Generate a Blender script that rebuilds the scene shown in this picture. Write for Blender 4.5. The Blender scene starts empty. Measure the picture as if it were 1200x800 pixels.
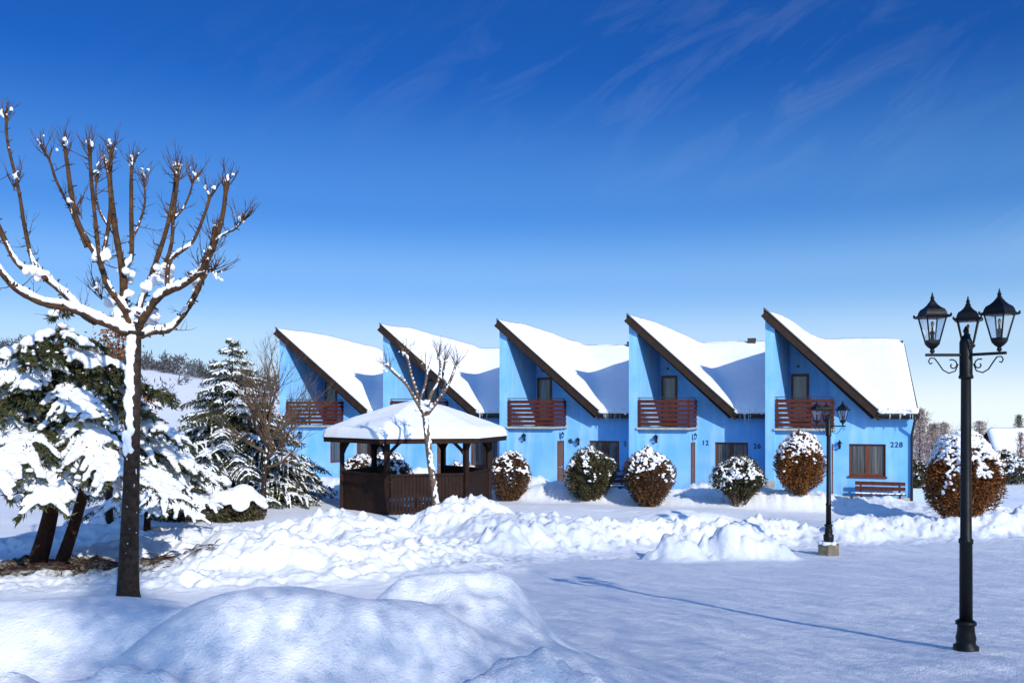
import bpy, bmesh, math, random
import numpy as np
from mathutils import Vector, Matrix

C = bpy.context
scene = C.scene
col = scene.collection
R = math.radians
random.seed(7)

# ------------------------------------------------------------------ helpers
class MB:
    """collects shapes, builds them as ONE mesh object"""
    def __init__(s): s.v = []; s.f = []
    def add(s, vs, fs):
        o = len(s.v); s.v += [tuple(v) for v in vs]; s.f += [tuple(i + o for i in f) for f in fs]
    def box(s, x0, x1, y0, y1, z0, z1):
        s.add([(x0,y0,z0),(x1,y0,z0),(x1,y1,z0),(x0,y1,z0),(x0,y0,z1),(x1,y0,z1),(x1,y1,z1),(x0,y1,z1)],
              [(0,3,2,1),(4,5,6,7),(0,1,5,4),(1,2,6,5),(2,3,7,6),(3,0,4,7)])
    def bar(s, a, b, w, h, up=(0,0,1)):
        a = Vector(a); b = Vector(b); d = (b-a).normalized(); u = Vector(up)
        sd = d.cross(u).normalized(); u = sd.cross(d).normalized()
        vs = []
        for p in (a, b):
            for sx, sz in ((-1,-1),(1,-1),(1,1),(-1,1)):
                vs.append(p + sd*(w/2*sx) + u*(h/2*sz))
        s.add(vs, [(0,1,2,3),(7,6,5,4),(0,4,5,1),(1,5,6,2),(2,6,7,3),(3,7,4,0)])
    def plan(s, pts, z0, z1):
        """plan polygon (ccw) extruded; z0/z1 number or per-point list or callable"""
        n = len(pts)
        def zz(z, i):
            if callable(z): return z(*pts[i])
            return z[i] if hasattr(z, '__len__') else z
        vs = [(p[0],p[1],zz(z0,i)) for i,p in enumerate(pts)] + [(p[0],p[1],zz(z1,i)) for i,p in enumerate(pts)]
        fs = [tuple(range(n-1,-1,-1)), tuple(range(n,2*n))]
        for i in range(n):
            j = (i+1) % n; fs.append((i,j,n+j,n+i))
        s.add(vs, fs)
    def elev(s, pts, y0, y1):
        """xz polygon extruded along y"""
        n = len(pts)
        vs = [(p[0],y0,p[1]) for p in pts] + [(p[0],y1,p[1]) for p in pts]
        fs = [tuple(range(n)), tuple(range(2*n-1,n-1,-1))]
        for i in range(n):
            j = (i+1) % n; fs.append((j,i,n+i,n+j))
        s.add(vs, fs)
    def tube(s, path, radii, n=6, cap=True):
        path = [Vector(p) for p in path]
        if not hasattr(radii, '__len__'): radii = [radii]*len(path)
        o = len(s.v); ref = Vector((0.31,0.87,0.38))
        m = len(path)
        for i,p in enumerate(path):
            d = (path[min(i+1,m-1)] - path[max(i-1,0)])
            if d.length < 1e-9: d = Vector((0,0,1))
            d.normalize()
            a = ref - d*ref.dot(d)
            if a.length < 0.05: a = Vector((1,0,0)) - d*d.x
            a.normalize(); b = d.cross(a); ref = a
            for k in range(n):
                t = 2*math.pi*k/n
                q = p + a*(math.cos(t)*radii[i]) + b*(math.sin(t)*radii[i])
                s.v.append((q.x,q.y,q.z))
        for i in range(m-1):
            for k in range(n):
                k2 = (k+1) % n
                s.f.append((o+i*n+k, o+i*n+k2, o+(i+1)*n+k2, o+(i+1)*n+k))
        if cap:
            s.f.append(tuple(o+k for k in range(n-1,-1,-1)))
            s.f.append(tuple(o+(m-1)*n+k for k in range(n)))
    def lathe(s, prof, n=16, c=(0,0,0), rot=0.0, sq=1.0):
        """prof: (r,z) list, closed by caps"""
        o = len(s.v); m = len(prof)
        for r,z in prof:
            for k in range(n):
                t = 2*math.pi*k/n + rot
                s.v.append((c[0]+r*sq*math.cos(t), c[1]+r*sq*math.sin(t), c[2]+z))
        for i in range(m-1):
            for k in range(n):
                k2=(k+1)%n
                s.f.append((o+i*n+k,o+i*n+k2,o+(i+1)*n+k2,o+(i+1)*n+k))
        s.f.append(tuple(o+k for k in range(n-1,-1,-1)))
        s.f.append(tuple(o+(m-1)*n+k for k in range(n)))
    def build(s, name, mat, parent=None, smooth=False, bevel=0):
        me = bpy.data.meshes.new(name); me.from_pydata(s.v, [], s.f); me.update()
        bm = bmesh.new(); bm.from_mesh(me); bmesh.ops.recalc_face_normals(bm, faces=bm.faces); bm.to_mesh(me); bm.free()
        return link(name, me, mat, parent, smooth, bevel)

def link(name, me, mat, parent=None, smooth=False, bevel=0):
    o = bpy.data.objects.new(name, me); col.objects.link(o)
    if mat: me.materials.append(mat)
    if parent: o.parent = parent
    if smooth: me.shade_smooth()
    if bevel:
        m = o.modifiers.new('bevel','BEVEL'); m.width = bevel; m.segments = 2; m.limit_method = 'ANGLE'
    return o

def np_mesh(name, verts, faces, mat, parent=None, smooth=False):
    verts = np.asarray(verts, dtype=np.float32); faces = np.asarray(faces, dtype=np.int32)
    k = faces.shape[1]
    me = bpy.data.meshes.new(name)
    me.vertices.add(len(verts)); me.vertices.foreach_set('co', verts.ravel())
    me.loops.add(faces.size); me.loops.foreach_set('vertex_index', faces.ravel())
    me.polygons.add(len(faces)); me.polygons.foreach_set('loop_start', np.arange(0, faces.size, k, dtype=np.int32))
    me.update(calc_edges=True); me.validate()
    return link(name, me, mat, parent, smooth)

def thing(name, label, cat, loc, rz=0, group=None):
    o = bpy.data.objects.new(name, None); col.objects.link(o)
    o.location = loc; o.rotation_euler = (0,0,rz); o['label'] = label; o['category'] = cat
    if group: o['group'] = group
    return o
def tag(o, label, cat, group=None):
    o['label'] = label; o['category'] = cat
    if group: o['group'] = group
    return o

# numpy noise -------------------------------------------------------
def hsh(ix, iy, s):
    with np.errstate(over='ignore'):
        n = ix.astype(np.int64).astype(np.uint32)*np.uint32(374761393) + iy.astype(np.int64).astype(np.uint32)*np.uint32(668265263) + np.uint32((s*974711) & 0xffffffff)
        n = (n ^ (n >> np.uint32(13)))*np.uint32(1274126177)
        n = (n ^ (n >> np.uint32(15)))*np.uint32(2246822519)
        n = n ^ (n >> np.uint32(16))
    return n.astype(np.float64)/4294967295.0
def vnoise(x, y, s=0):
    ix = np.floor(x); iy = np.floor(y); fx = x-ix; fy = y-iy
    u = fx*fx*fx*(fx*(fx*6-15)+10); v = fy*fy*fy*(fy*(fy*6-15)+10)
    a = hsh(ix,iy,s); b = hsh(ix+1,iy,s); c = hsh(ix,iy+1,s); d = hsh(ix+1,iy+1,s)
    return (a*(1-u)+b*u)*(1-v)+(c*(1-u)+d*u)*v - 0.5
def fbm(x, y, s=0, o=4):
    r = 0; a = 1.0; f = 1.0
    for i in range(o):
        ang = 0.6*i
        r = r + a*vnoise((x*math.cos(ang)-y*math.sin(ang))*f+i*17.3, (x*math.sin(ang)+y*math.cos(ang))*f-i*9.1, s+i); a *= .5; f *= 2.03
    return r
def lumps(x, y, s=0):
    """rounded clods, 0..~1"""
    ix = np.floor(x); iy = np.floor(y); best = np.zeros_like(x)
    for dx in (-1,0,1):
        for dy in (-1,0,1):
            jx = ix+dx; jy = iy+dy
            px = jx + hsh(jx,jy,s); py = jy + hsh(jx,jy,s+1)
            r = .35+.55*hsh(jx,jy,s+2)
            d2 = ((x-px)**2+(y-py)**2)/(r*r)
            h = np.sqrt(np.maximum(0,1-d2))*r
            best = np.maximum(best, h)
    return best
def sstep(a, b, x):
    t = np.clip((x-a)/(b-a),0,1); return t*t*(3-2*t)

# ------------------------------------------------------------------ materials
def mat(name, base, rough=.7, spec=.5, metal=0, var=0, vscale=3, bump=0, bscale=20, color2=None, detail=4, island=0, trans=0):
    m = bpy.data.materials.new(name); m.use_nodes = True
    nt = m.node_tree; b = nt.nodes['Principled BSDF']
    b.inputs['Base Color'].default_value = (*base,1); b.inputs['Roughness'].default_value = rough
    b.inputs['Specular IOR Level'].default_value = spec; b.inputs['Metallic'].default_value = metal
    tc = nt.nodes.new('ShaderNodeTexCoord')
    if color2 is not None:
        n = nt.nodes.new('ShaderNodeTexNoise'); n.inputs['Scale'].default_value = vscale; n.inputs['Detail'].default_value = detail
        nt.links.new(tc.outputs['Object'], n.inputs['Vector'])
        r = nt.nodes.new('ShaderNodeValToRGB'); r.color_ramp.elements[0].position = .35; r.color_ramp.elements[1].position = .65
        r.color_ramp.elements[0].color = (*base,1); r.color_ramp.elements[1].color = (*color2,1)
        src = n.outputs['Fac']
        if island:
            g = nt.nodes.new('ShaderNodeNewGeometry'); mx = nt.nodes.new('ShaderNodeMix')
            mx.inputs[0].default_value = island
            nt.links.new(src, mx.inputs[2]); nt.links.new(g.outputs['Random Per Island'], mx.inputs[3]); src = mx.outputs[0]
            r.color_ramp.elements[0].position = .2; r.color_ramp.elements[1].position = .8
        nt.links.new(src, r.inputs['Fac']); nt.links.new(r.outputs['Color'], b.inputs['Base Color'])
    if bump:
        n = nt.nodes.new('ShaderNodeTexNoise'); n.inputs['Scale'].default_value = bscale; n.inputs['Detail'].default_value = 5
        nt.links.new(tc.outputs['Object'], n.inputs['Vector'])
        bp = nt.nodes.new('ShaderNodeBump'); bp.inputs['Strength'].default_value = bump; bp.inputs['Distance'].default_value = .02
        nt.links.new(n.outputs['Fac'], bp.inputs['Height']); nt.links.new(bp.outputs['Normal'], b.inputs['Normal'])
    return m

M = {}
M['snow'] = mat('snow', (.82,.84,.87), .65, .25, bump=.45, bscale=18)
M['stucco'] = mat('blue_stucco', (.155,.44,.83), .85, .2, color2=(.25,.53,.86), vscale=.9, bump=.25, bscale=60)
def weather(m):
    nt=m.node_tree; b=nt.nodes['Principled BSDF']; L=nt.links.new; N=nt.nodes.new
    src=b.inputs['Base Color'].links[0].from_socket; tc=[n for n in nt.nodes if n.type=='TEX_COORD'][0]
    mp=N('ShaderNodeMapping'); mp.inputs['Scale'].default_value=(2.6,2.6,.35); L(tc.outputs['Object'],mp.inputs[0])
    n=N('ShaderNodeTexNoise'); n.inputs['Scale'].default_value=1.0; n.inputs['Detail'].default_value=6; L(mp.outputs[0],n.inputs[0])   # rain streaks
    r=N('ShaderNodeMapRange'); r.inputs['From Min'].default_value=.5; r.inputs['From Max'].default_value=.8; r.inputs['To Max'].default_value=.8; L(n.outputs['Fac'],r.inputs['Value'])
    x=N('ShaderNodeMix'); x.data_type='RGBA'; x.inputs[7].default_value=(.40,.63,.85,1); L(r.outputs[0],x.inputs[0]); L(src,x.inputs[6])
    # damp tide line with its own ragged edge near the ground
    sp=N('ShaderNodeSeparateXYZ'); L(tc.outputs['Object'],sp.inputs[0])
    n2=N('ShaderNodeTexNoise'); n2.inputs['Scale'].default_value=2.2; n2.inputs['Detail'].default_value=6; L(tc.outputs['Object'],n2.inputs[0])
    a=N('ShaderNodeMath'); a.operation='MULTIPLY_ADD'; a.inputs[1].default_value=-1.1; L(n2.outputs['Fac'],a.inputs[0]); L(sp.outputs['Z'],a.inputs[2])
    d=N('ShaderNodeMapRange'); d.inputs['From Min'].default_value=-.5; d.inputs['From Max'].default_value=-.1; d.inputs['To Min'].default_value=.55; d.inputs['To Max'].default_value=0; L(a.outputs[0],d.inputs['Value'])
    y=N('ShaderNodeMix'); y.data_type='RGBA'; y.inputs[7].default_value=(.10,.27,.48,1); L(d.outputs[0],y.inputs[0]); L(x.outputs[2],y.inputs[6]); L(y.outputs[2],b.inputs['Base Color'])
weather(M['stucco'])
M['plinth'] = mat('grey_render', (.30,.30,.28), .9, .2, color2=(.45,.44,.40), vscale=4, bump=.4, bscale=30)
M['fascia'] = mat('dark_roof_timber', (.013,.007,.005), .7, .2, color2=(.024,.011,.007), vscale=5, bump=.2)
M['tile'] = mat('dark_roof_tile', (.035,.028,.026), .7, .3, color2=(.06,.045,.04), vscale=8, bump=.3)
M['zinc'] = mat('dark_sheet_metal', (.07,.07,.075), .45, .5, metal=.6)
M['gutter'] = mat('gutter_metal', (.018,.013,.012), .45, .5)
M['redwood'] = mat('red_stained_timber', (.058,.011,.006), .6, .3, color2=(.095,.018,.009), vscale=6, bump=.2)
M['frame'] = mat('brown_window_timber', (.16,.042,.018), .5, .4, color2=(.10,.026,.012), vscale=6)
M['doorwood'] = mat('worn_door_timber', (.17,.085,.05), .6, .35, color2=(.11,.05,.03), vscale=7, bump=.2)
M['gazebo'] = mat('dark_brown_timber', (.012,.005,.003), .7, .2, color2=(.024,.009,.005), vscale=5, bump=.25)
M['iron'] = mat('black_cast_iron', (.004,.004,.005), .48, .28, bump=.12, bscale=45)
M['stone'] = mat('lamp_stone', (.26,.22,.15), .9, .2, color2=(.17,.14,.10), vscale=7, bump=.7, bscale=25)
M['bark'] = mat('dark_bark', (.018,.013,.010), .85, .2, color2=(.048,.031,.021), vscale=14, bump=.9, bscale=28)
M['limb'] = mat('brown_limb_bark', (.035,.020,.012), .8, .2, color2=(.10,.048,.021), vscale=9, bump=.7, bscale=35)
M['twig'] = mat('fine_twig', (.07,.045,.03), .8, .2, color2=(.13,.085,.05), vscale=6)
M['paletwig'] = mat('pale_bark', (.17,.12,.085), .8, .2, color2=(.08,.055,.04), vscale=12, bump=.5)
M['redbark'] = mat('red_brown_conifer_bark', (.060,.022,.012), .85, .2, color2=(.030,.013,.009), vscale=12, bump=.9, bscale=30)
M['needle'] = mat('spruce_needle', (.020,.030,.012), .6, .3, color2=(.085,.085,.028), vscale=4, island=.5)
M['thuja'] = mat('winter_brown_thuja', (.045,.018,.008), .7, .2, color2=(.33,.125,.03), vscale=5, island=.6)
M['thuja_dark'] = mat('dull_brown_thuja', (.035,.020,.010), .7, .2, color2=(.17,.085,.035), vscale=5, island=.6)
M['olive'] = mat('olive_shrub', (.022,.024,.012), .7, .2, color2=(.10,.085,.04), vscale=5, island=.6)
M['brownleaf'] = mat('dry_beech_leaf', (.09,.035,.015), .7, .2, color2=(.28,.11,.04), vscale=4, island=.7)
M['farbrown'] = mat('frosted_brown_twigs', (.16,.09,.07), .8, .2, color2=(.40,.33,.31), vscale=2, island=.7)
M['fardark'] = mat('far_dark_foliage', (.05,.055,.06), .8, .2, color2=(.12,.115,.12), vscale=.5, island=.6)
M['number'] = mat('dark_number', (.006,.006,.012), .5, .4)
M['brass'] = mat('lamp_socket', (.28,.20,.09), .5, .5)

def glass_mat(name):
    m = bpy.data.materials.new(name); m.use_nodes = True; nt = m.node_tree
    b = nt.nodes['Principled BSDF']; out = nt.nodes['Material Output']
    tr = nt.nodes.new('ShaderNodeBsdfTransparent'); tr.inputs['Color'].default_value = (.93,.95,.97,1)
    gl = nt.nodes.new('ShaderNodeBsdfGlossy'); gl.inputs['Roughness'].default_value = .06
    lw = nt.nodes.new('ShaderNodeLayerWeight'); lw.inputs['Blend'].default_value = .25
    mx = nt.nodes.new('ShaderNodeMixShader')
    nt.links.new(lw.outputs['Facing'], mx.inputs[0]); nt.links.new(tr.outputs[0], mx.inputs[1]); nt.links.new(gl.outputs[0], mx.inputs[2])
    nt.links.new(mx.outputs[0], out.inputs['Surface']); nt.nodes.remove(b)
    return m
M['glass'] = glass_mat('lantern_glass')

def ice_mat():
    m = bpy.data.materials.new('icicle_ice'); m.use_nodes = True; nt = m.node_tree; b = nt.nodes['Principled BSDF']
    b.inputs['Base Color'].default_value = (.8,.88,.95,1); b.inputs['Roughness'].default_value = .15
    b.inputs['Transmission Weight'].default_value = .6; b.inputs['IOR'].default_value = 1.31
    return m
M['ice'] = ice_mat()

def curtain_mat(name, dark, light, scale):
    m = bpy.data.materials.new(name); m.use_nodes = True; nt = m.node_tree; b = nt.nodes['Principled BSDF']
    tc = nt.nodes.new('ShaderNodeTexCoord'); mp = nt.nodes.new('ShaderNodeMapping'); mp.inputs['Scale'].default_value = (scale,scale,.35)
    n = nt.nodes.new('ShaderNodeTexNoise'); n.inputs['Scale'].default_value = 1; n.inputs['Detail'].default_value = 3
    r = nt.nodes.new('ShaderNodeValToRGB'); r.color_ramp.elements[0].color = (*dark,1); r.color_ramp.elements[1].color = (*light,1)
    r.color_ramp.elements[0].position = .35; r.color_ramp.elements[1].position = .7
    nt.links.new(tc.outputs['Object'], mp.inputs['Vector']); nt.links.new(mp.outputs[0], n.inputs['Vector'])
    nt.links.new(n.outputs['Fac'], r.inputs['Fac']); nt.links.new(r.outputs['Color'], b.inputs['Base Color'])
    b.inputs['Roughness'].default_value = .5; b.inputs['Coat Weight'].default_value = .7; b.inputs['Coat Roughness'].default_value = .03
    return m
M['curtain_dark'] = curtain_mat('curtained_window_glass', (.018,.018,.018), (.14,.14,.13), 14)
M['curtain_pale'] = curtain_mat('curtained_door_glass', (.10,.095,.085), (.28,.26,.23), 12)

def ground_mat():
    m = mat('ground_snow', (.82,.84,.87), .6, .25)
    nt = m.node_tree; b = nt.nodes['Principled BSDF']; tc = [n for n in nt.nodes if n.type=='TEX_COORD'][0]
    N = nt.nodes.new; L = nt.links.new
    # grain at two sizes
    n1 = N('ShaderNodeTexNoise'); n1.inputs['Scale'].default_value = 9; n1.inputs['Detail'].default_value = 6; n1.inputs['Roughness'].default_value = .65
    n2 = N('ShaderNodeTexNoise'); n2.inputs['Scale'].default_value = 60; n2.inputs['Detail'].default_value = 3
    L(tc.outputs['Object'], n1.inputs['Vector']); L(tc.outputs['Object'], n2.inputs['Vector'])
    b1 = N('ShaderNodeBump'); b1.inputs['Strength'].default_value = .6; b1.inputs['Distance'].default_value = .04
    b2 = N('ShaderNodeBump'); b2.inputs['Strength'].default_value = .8; b2.inputs['Distance'].default_value = .014
    L(n1.outputs['Fac'], b1.inputs['Height']); L(n2.outputs['Fac'], b2.inputs['Height']); L(b1.outputs['Normal'], b2.inputs['Normal'])
    L(b2.outputs['Normal'], b.inputs['Normal'])
    # bare earth patch below the spruce (real soil)
    mp = N('ShaderNodeMapping'); mp.inputs['Location'].default_value = (7.0/3.1, -15.5/1.15, 0); mp.inputs['Scale'].default_value = (1/3.1,1/1.15,0)
    L(tc.outputs['Object'], mp.inputs['Vector'])
    mp.inputs['Scale'].default_value = (1/3.3,1/1.25,0); mp.inputs['Location'].default_value = (7.4/3.3,-15.6/1.25,0)
    ln = N('ShaderNodeVectorMath'); ln.operation = 'LENGTH'; L(mp.outputs[0], ln.inputs[0])
    n3 = N('ShaderNodeTexNoise'); n3.inputs['Scale'].default_value = 2.6; n3.inputs['Detail'].default_value = 8; n3.inputs['Roughness'].default_value = .7
    L(tc.outputs['Object'], n3.inputs['Vector'])
    ad = N('ShaderNodeMath'); ad.operation = 'MULTIPLY_ADD'; ad.inputs[1].default_value = 1.9; L(n3.outputs['Fac'], ad.inputs[0]); L(ln.outputs['Value'], ad.inputs[2])
    rp = N('ShaderNodeMapRange'); rp.inputs['From Min'].default_value = 1.55; rp.inputs['From Max'].default_value = 1.85; rp.inputs['To Min'].default_value = 1; rp.inputs['To Max'].default_value = 0
    L(ad.outputs[0], rp.inputs['Value'])
    soil = N('ShaderNodeValToRGB'); soil.color_ramp.elements[0].color = (.035,.026,.018,1); soil.color_ramp.elements[1].color = (.20,.17,.13,1)
    soil.color_ramp.elements[0].position = .4; soil.color_ramp.elements[1].position = .62
    n4 = N('ShaderNodeTexNoise'); n4.inputs['Scale'].default_value = 11; n4.inputs['Detail'].default_value = 5
    L(tc.outputs['Object'], n4.inputs['Vector']); L(n4.outputs['Fac'], soil.inputs['Fac'])
    mx = N('ShaderNodeMix'); mx.data_type = 'RGBA'; mx.inputs[6].default_value = (.82,.84,.87,1)
    L(rp.outputs[0], mx.inputs[0]); L(soil.outputs['Color'], mx.inputs[7]); L(mx.outputs[2], b.inputs['Base Color'])
    return m
M['ground'] = ground_mat()

# ------------------------------------------------------------------ row of houses: frame of reference
ROW_A = math.atan2(.357, .934)
RX = (.934, -.357); NX = (.357, .934)
P5 = (9.58, 33.9)
OFFS = {1: -21.84, 2: -16.38, 3: -10.82, 4: -5.26, 5: 0.0}
def row(t, d):  # world xy of row coordinates measured from house five
    return (P5[0]+t*RX[0]+d*NX[0], P5[1]+t*RX[1]+d*NX[1])
def rowc(x, y):
    dx = x-P5[0]; dy = y-P5[1]
    return dx*RX[0]+dy*RX[1], dx*NX[0]+dy*NX[1]
CAM_Z = 3.25; F = 1050.0
def at(px, Y): return (px-600)/F*Y

# ------------------------------------------------------------------ ground
def gauss(x, y, cx, cy, rx, ry, p=1.0, rot=0.0):
    dx = x-cx; dy = y-cy
    if rot:
        c, s = math.cos(rot), math.sin(rot); dx, dy = dx*c+dy*s, -dx*s+dy*c
    q = (dx/rx)**2+(dy/ry)**2
    return np.exp(-q**p)
# (cx, cy, rx, ry, height, power, roughness)
MOUNDS = [
 (-1.60, 6.45, 1.15, 1.00, .80, 1.5, .10),
 (-.45, 7.9, .78, .80, .74, 1.5, .10),
 (-.05, 6.9, .85, .7, .30, 1.2, .10),
 (-3.9, 8.3, 2.3, .85, .55, 1.3, .05),
 (-2.75, 4.9, 1.15, .55, .42, 1.2, .8),
 (.05, 5.5, .55, .45, .36, 1.2, .9),
 (.75, 5.6, .5, .4, .16, 1.2, .9),
 (4.2, 6.6, 2.2, .45, .13, 1.0, 0),
 (6.5, 8.0, 2.4, .6, .10, 1.0, 0),
 (-1.35, 24.0, 1.5, 1.2, .62, 1.3, 1.0),
 (.55, 22.0, 1.5, 1.0, .50, 1.2, 1.0),
 (-4.1, 20.3, 1.6, 1.2, .72, 1.3, 1.0),
 (-3.0, 18.2, 1.1, .9, .35, 1.2, 1.0),
 (-7.0, 18.6, 1.6, .9, .42, 1.3, .8),
 (-9.6, 20.5, 2.0, 1.0, .4, 1.3, .8),
 (-5.35, 17.2, .75, .8, .68, 1.4, .1),
 (-4.5, 15.2, 1.7, .8, .22, 1.2, 1.0),
 (-2.6, 15.9, 1.5, .8, .22, 1.2, 1.0),
 (4.6, 25.6, 1.7, 1.0, .45, 1.2, .15),
 (-2.3, 17.2, 1.2, .75, .38, 1.4, .25),
 (-3.9, 14.9, 1.3, .6, .26, 1.4, .25),
 (4.85, 19.4, .66, .50, .50, 1.6, 1.0),
 (5.5, 19.2, .45, .40, .24, 1.2, 1.0),
 (3.45, 19.0, .48, .42, .30, 1.5, 1.0),
]
RIDGE = [(-.2,20.2),(1.6,21.2),(4.2,22.3),(8.7,22.9),(13.8,24.2),(22,26.5)]
CLODS = []
_r = random.Random(44)
for (cx,cy,rr,nn,hh) in ((4.85,19.4,.62,26,.20),(3.45,19.0,.48,16,.16),(5.5,19.2,.5,10,.14),(-1.35,24,1.5,26,.2),(.55,22,1.4,24,.18),(-4.1,20.3,1.6,30,.2),(-3.4,16.4,2.6,40,.14),(-6.5,18,2.0,20,.16),(.0,5.5,.55,12,.10),(-2.7,4.9,.9,12,.10)):
    for k in range(nn):
        CLODS.append((cx+_r.gauss(0,rr*.55),cy+_r.gauss(0,rr*.5),_r.uniform(.09,.26)*(1 if cy>7 else .6),.75*hh*_r.uniform(.3,1)))
for k in range(70):
    i=_r.randrange(5); a,b=((-.2,20.2),(1.6,21.2),(4.2,22.3),(8.7,22.9),(13.8,24.2),(22,26.5))[i:i+2]; f=_r.random()
    CLODS.append((a[0]+(b[0]-a[0])*f+_r.gauss(0,.2),a[1]+(b[1]-a[1])*f+_r.gauss(0,.35),_r.uniform(.08,.22),_r.uniform(.04,.13)))
CLODS = [c for c in CLODS if not (-1.2<c[0]<2.5 and 7<c[1]<19.3)]
def segdist(x, y, pts):
    best = np.full_like(x, 1e9)
    for (ax,ay),(bx,by) in zip(pts[:-1],pts[1:]):
        ux,uy = bx-ax,by-ay; L2 = ux*ux+uy*uy
        t = np.clip(((x-ax)*ux+(y-ay)*uy)/L2,0,1)
        best = np.minimum(best, np.hypot(x-(ax+t*ux), y-(ay+t*uy)))
    return best
def ground_h(x, y):
    x = np.asarray(x, dtype=np.float64); y = np.asarray(y, dtype=np.float64)
    k = .083; s = 1.2
    z = k*s*np.logaddexp(0, (20.0-y)/s)                       # bank rising towards the viewer
    z = np.minimum(z, 1.8)
    t, d = rowc(x, y)
    z = z - .22*sstep(-7,-2,d)                                # slight fall to the facades
    # wide undulation
    near = 1-sstep(60,120,y)
    z = z + (.10*fbm(x*.22,y*.22,3,3))*near
    rough = np.zeros_like(x)
    for (cx,cy,rx,ry,h,p,rg) in MOUNDS:
        wx = x + .35*rx*fbm(x*1.1/rx+cx, y*1.1/ry, 11, 2); wy = y + .35*ry*fbm(x*1.1/rx, y*1.1/ry+cy, 12, 2)
        g = gauss(wx, wy, cx, cy, rx, ry, p)
        z = z + h*g
        rough = np.maximum(rough, rg*np.minimum(1, g*2.2))
    # ploughed ridge beyond the flat field
    r = segdist(x + .3*fbm(x*.7,y*.7,21,2), y + .5*fbm(x*.6,y*.6,22,2), RIDGE)
    g = np.exp(-(r/.55)**2); z = z + .33*g*(1+.9*vnoise(x*.8,y*.8,23)); rough = np.maximum(rough, np.minimum(1,1.6*np.exp(-(r/.75)**2)))
    # trampled, dug-over area at left centre
    w = sstep(-11,-8.5,x)*(1-sstep(-1.2,.8,x-.28*(y-17)))*sstep(12.8,14.2,y-.12*(x+3))*(1-sstep(23.5,25,y))
    keep = gauss(x,y,-5.35,17.2,.9,.9,1.5)
    wm = w*(.30+.75*sstep(-.32,.30,fbm(x*.75,y*.75,43,3)))
    rough = np.maximum(rough, wm*.9*(1-keep)); z = z + w*.10*(1-keep)
    # path trampled in front of the ridge
    rp = segdist(x, y, [(-1.5,17.5),(1.2,19.2),(4.5,20.6),(9,21.7),(22,25.2)])
    rough = np.maximum(rough, .35*np.exp(-(rp/.45)**2)); z = z - .06*np.exp(-(rp/.6)**2)
    # thrown snow along the facades
    fd = sstep(-3.6,-2.2,d)*(1-sstep(-.9,.1,d))*sstep(-26,-24,t)*(1-sstep(7,9,t))
    pile = np.maximum(0,fbm(t*.42,d*.55,31,2)+.28)
    z = z + fd*(.12+.62*pile); rough = np.maximum(rough, fd*.75)
    # heap round the bench, walls of shovelled entrances
    for (tt,dd,rt,rd,h) in ((4.2,.2,1.1,.45,.34),(2.0,-.9,.6,.5,.30),(-2.0,-.6,.8,.5,.32),(-9.3,-.8,1.1,.6,.5),(-14.0,-.8,1.2,.7,.5),(-3.9,-.8,.7,.5,.28)):
        gg = np.exp(-(((t-tt)/rt)**2+((d-dd)/rd)**2)); z = z + h*gg; rough = np.maximum(rough, .8*np.minimum(1,1.6*gg))
    n = np.clip(rough,0,1)
    patch = sstep(-.25,.25,fbm(x*.5,y*.5,41,2)+.12)
    wx_ = x+.16*fbm(x*3.1,y*3.1,45,3); wy_ = y+.16*fbm(x*3.1,y*3.1,47,3)
    rid = (.5-np.abs(vnoise(wx_*2.3,wy_*2.6,63)))+.5*(.5-np.abs(vnoise(wx_*5.1,wy_*5.6,64)))
    lump = .15*lumps(wx_*1.5,wy_*1.7,51)*patch + .10*lumps(wx_*3.3,wy_*3.6,54) + .08*lumps(wx_*7.1,wy_*7.6,57)*(.4+patch) + .10*fbm(wx_*3.5,wy_*3.5,61,5) + .16*rid-.07 + .05*lumps(wx_*12.3,wy_*13.1,67)*(y>7)
    z = z + n*(lump*.92-.08)*(.5+.5*sstep(7,11,y))
    cl = np.zeros_like(z)
    for (cx,cy,r,h) in CLODS:
        m = (np.abs(x-cx)<2.0*r)&(np.abs(y-cy)<2.0*r)
        if m.any():
            xx=x[m]+.5*r*vnoise(x[m]/r*1.3,y[m]/r*1.3,92); yy=y[m]; cl[m] = np.maximum(cl[m], h*np.exp(-(((xx-cx)/r)**2+((yy-cy)/r)**2)**2.2)*(1+.5*vnoise(xx*9,yy*9,91)))
    z = z + cl
    # fine relief of undisturbed snow
    z = z + near*(.011*fbm(x*1.6,y*2.0,71,3)+.007*fbm(x*9,y*12,75,4))*(1-n)
    # shallow tracks across the far yard
    z = z - .05*np.exp(-((d+6.2-.4*fbm(t*.2,d*.2,81,2))/.35)**2)*sstep(-14,-8,t)*(1-sstep(4,10,t))*(.5+vnoise(x*2.5,y*2.5,82))
    # far land: hill on the left, dip on the right
    hill = 13.5*np.exp(-((x+95)/62)**2)*sstep(55,165,y)*1.0
    z = z + hill
    far = sstep(46,92,y)*sstep(-25,15,x); z = z - 2.75*far - .027*np.maximum(0,y-112)*sstep(-30,20,x-.15*(y-110))
    return z
def gz(x, y): return float(ground_h(np.array([x]),np.array([y]))[0])

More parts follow.
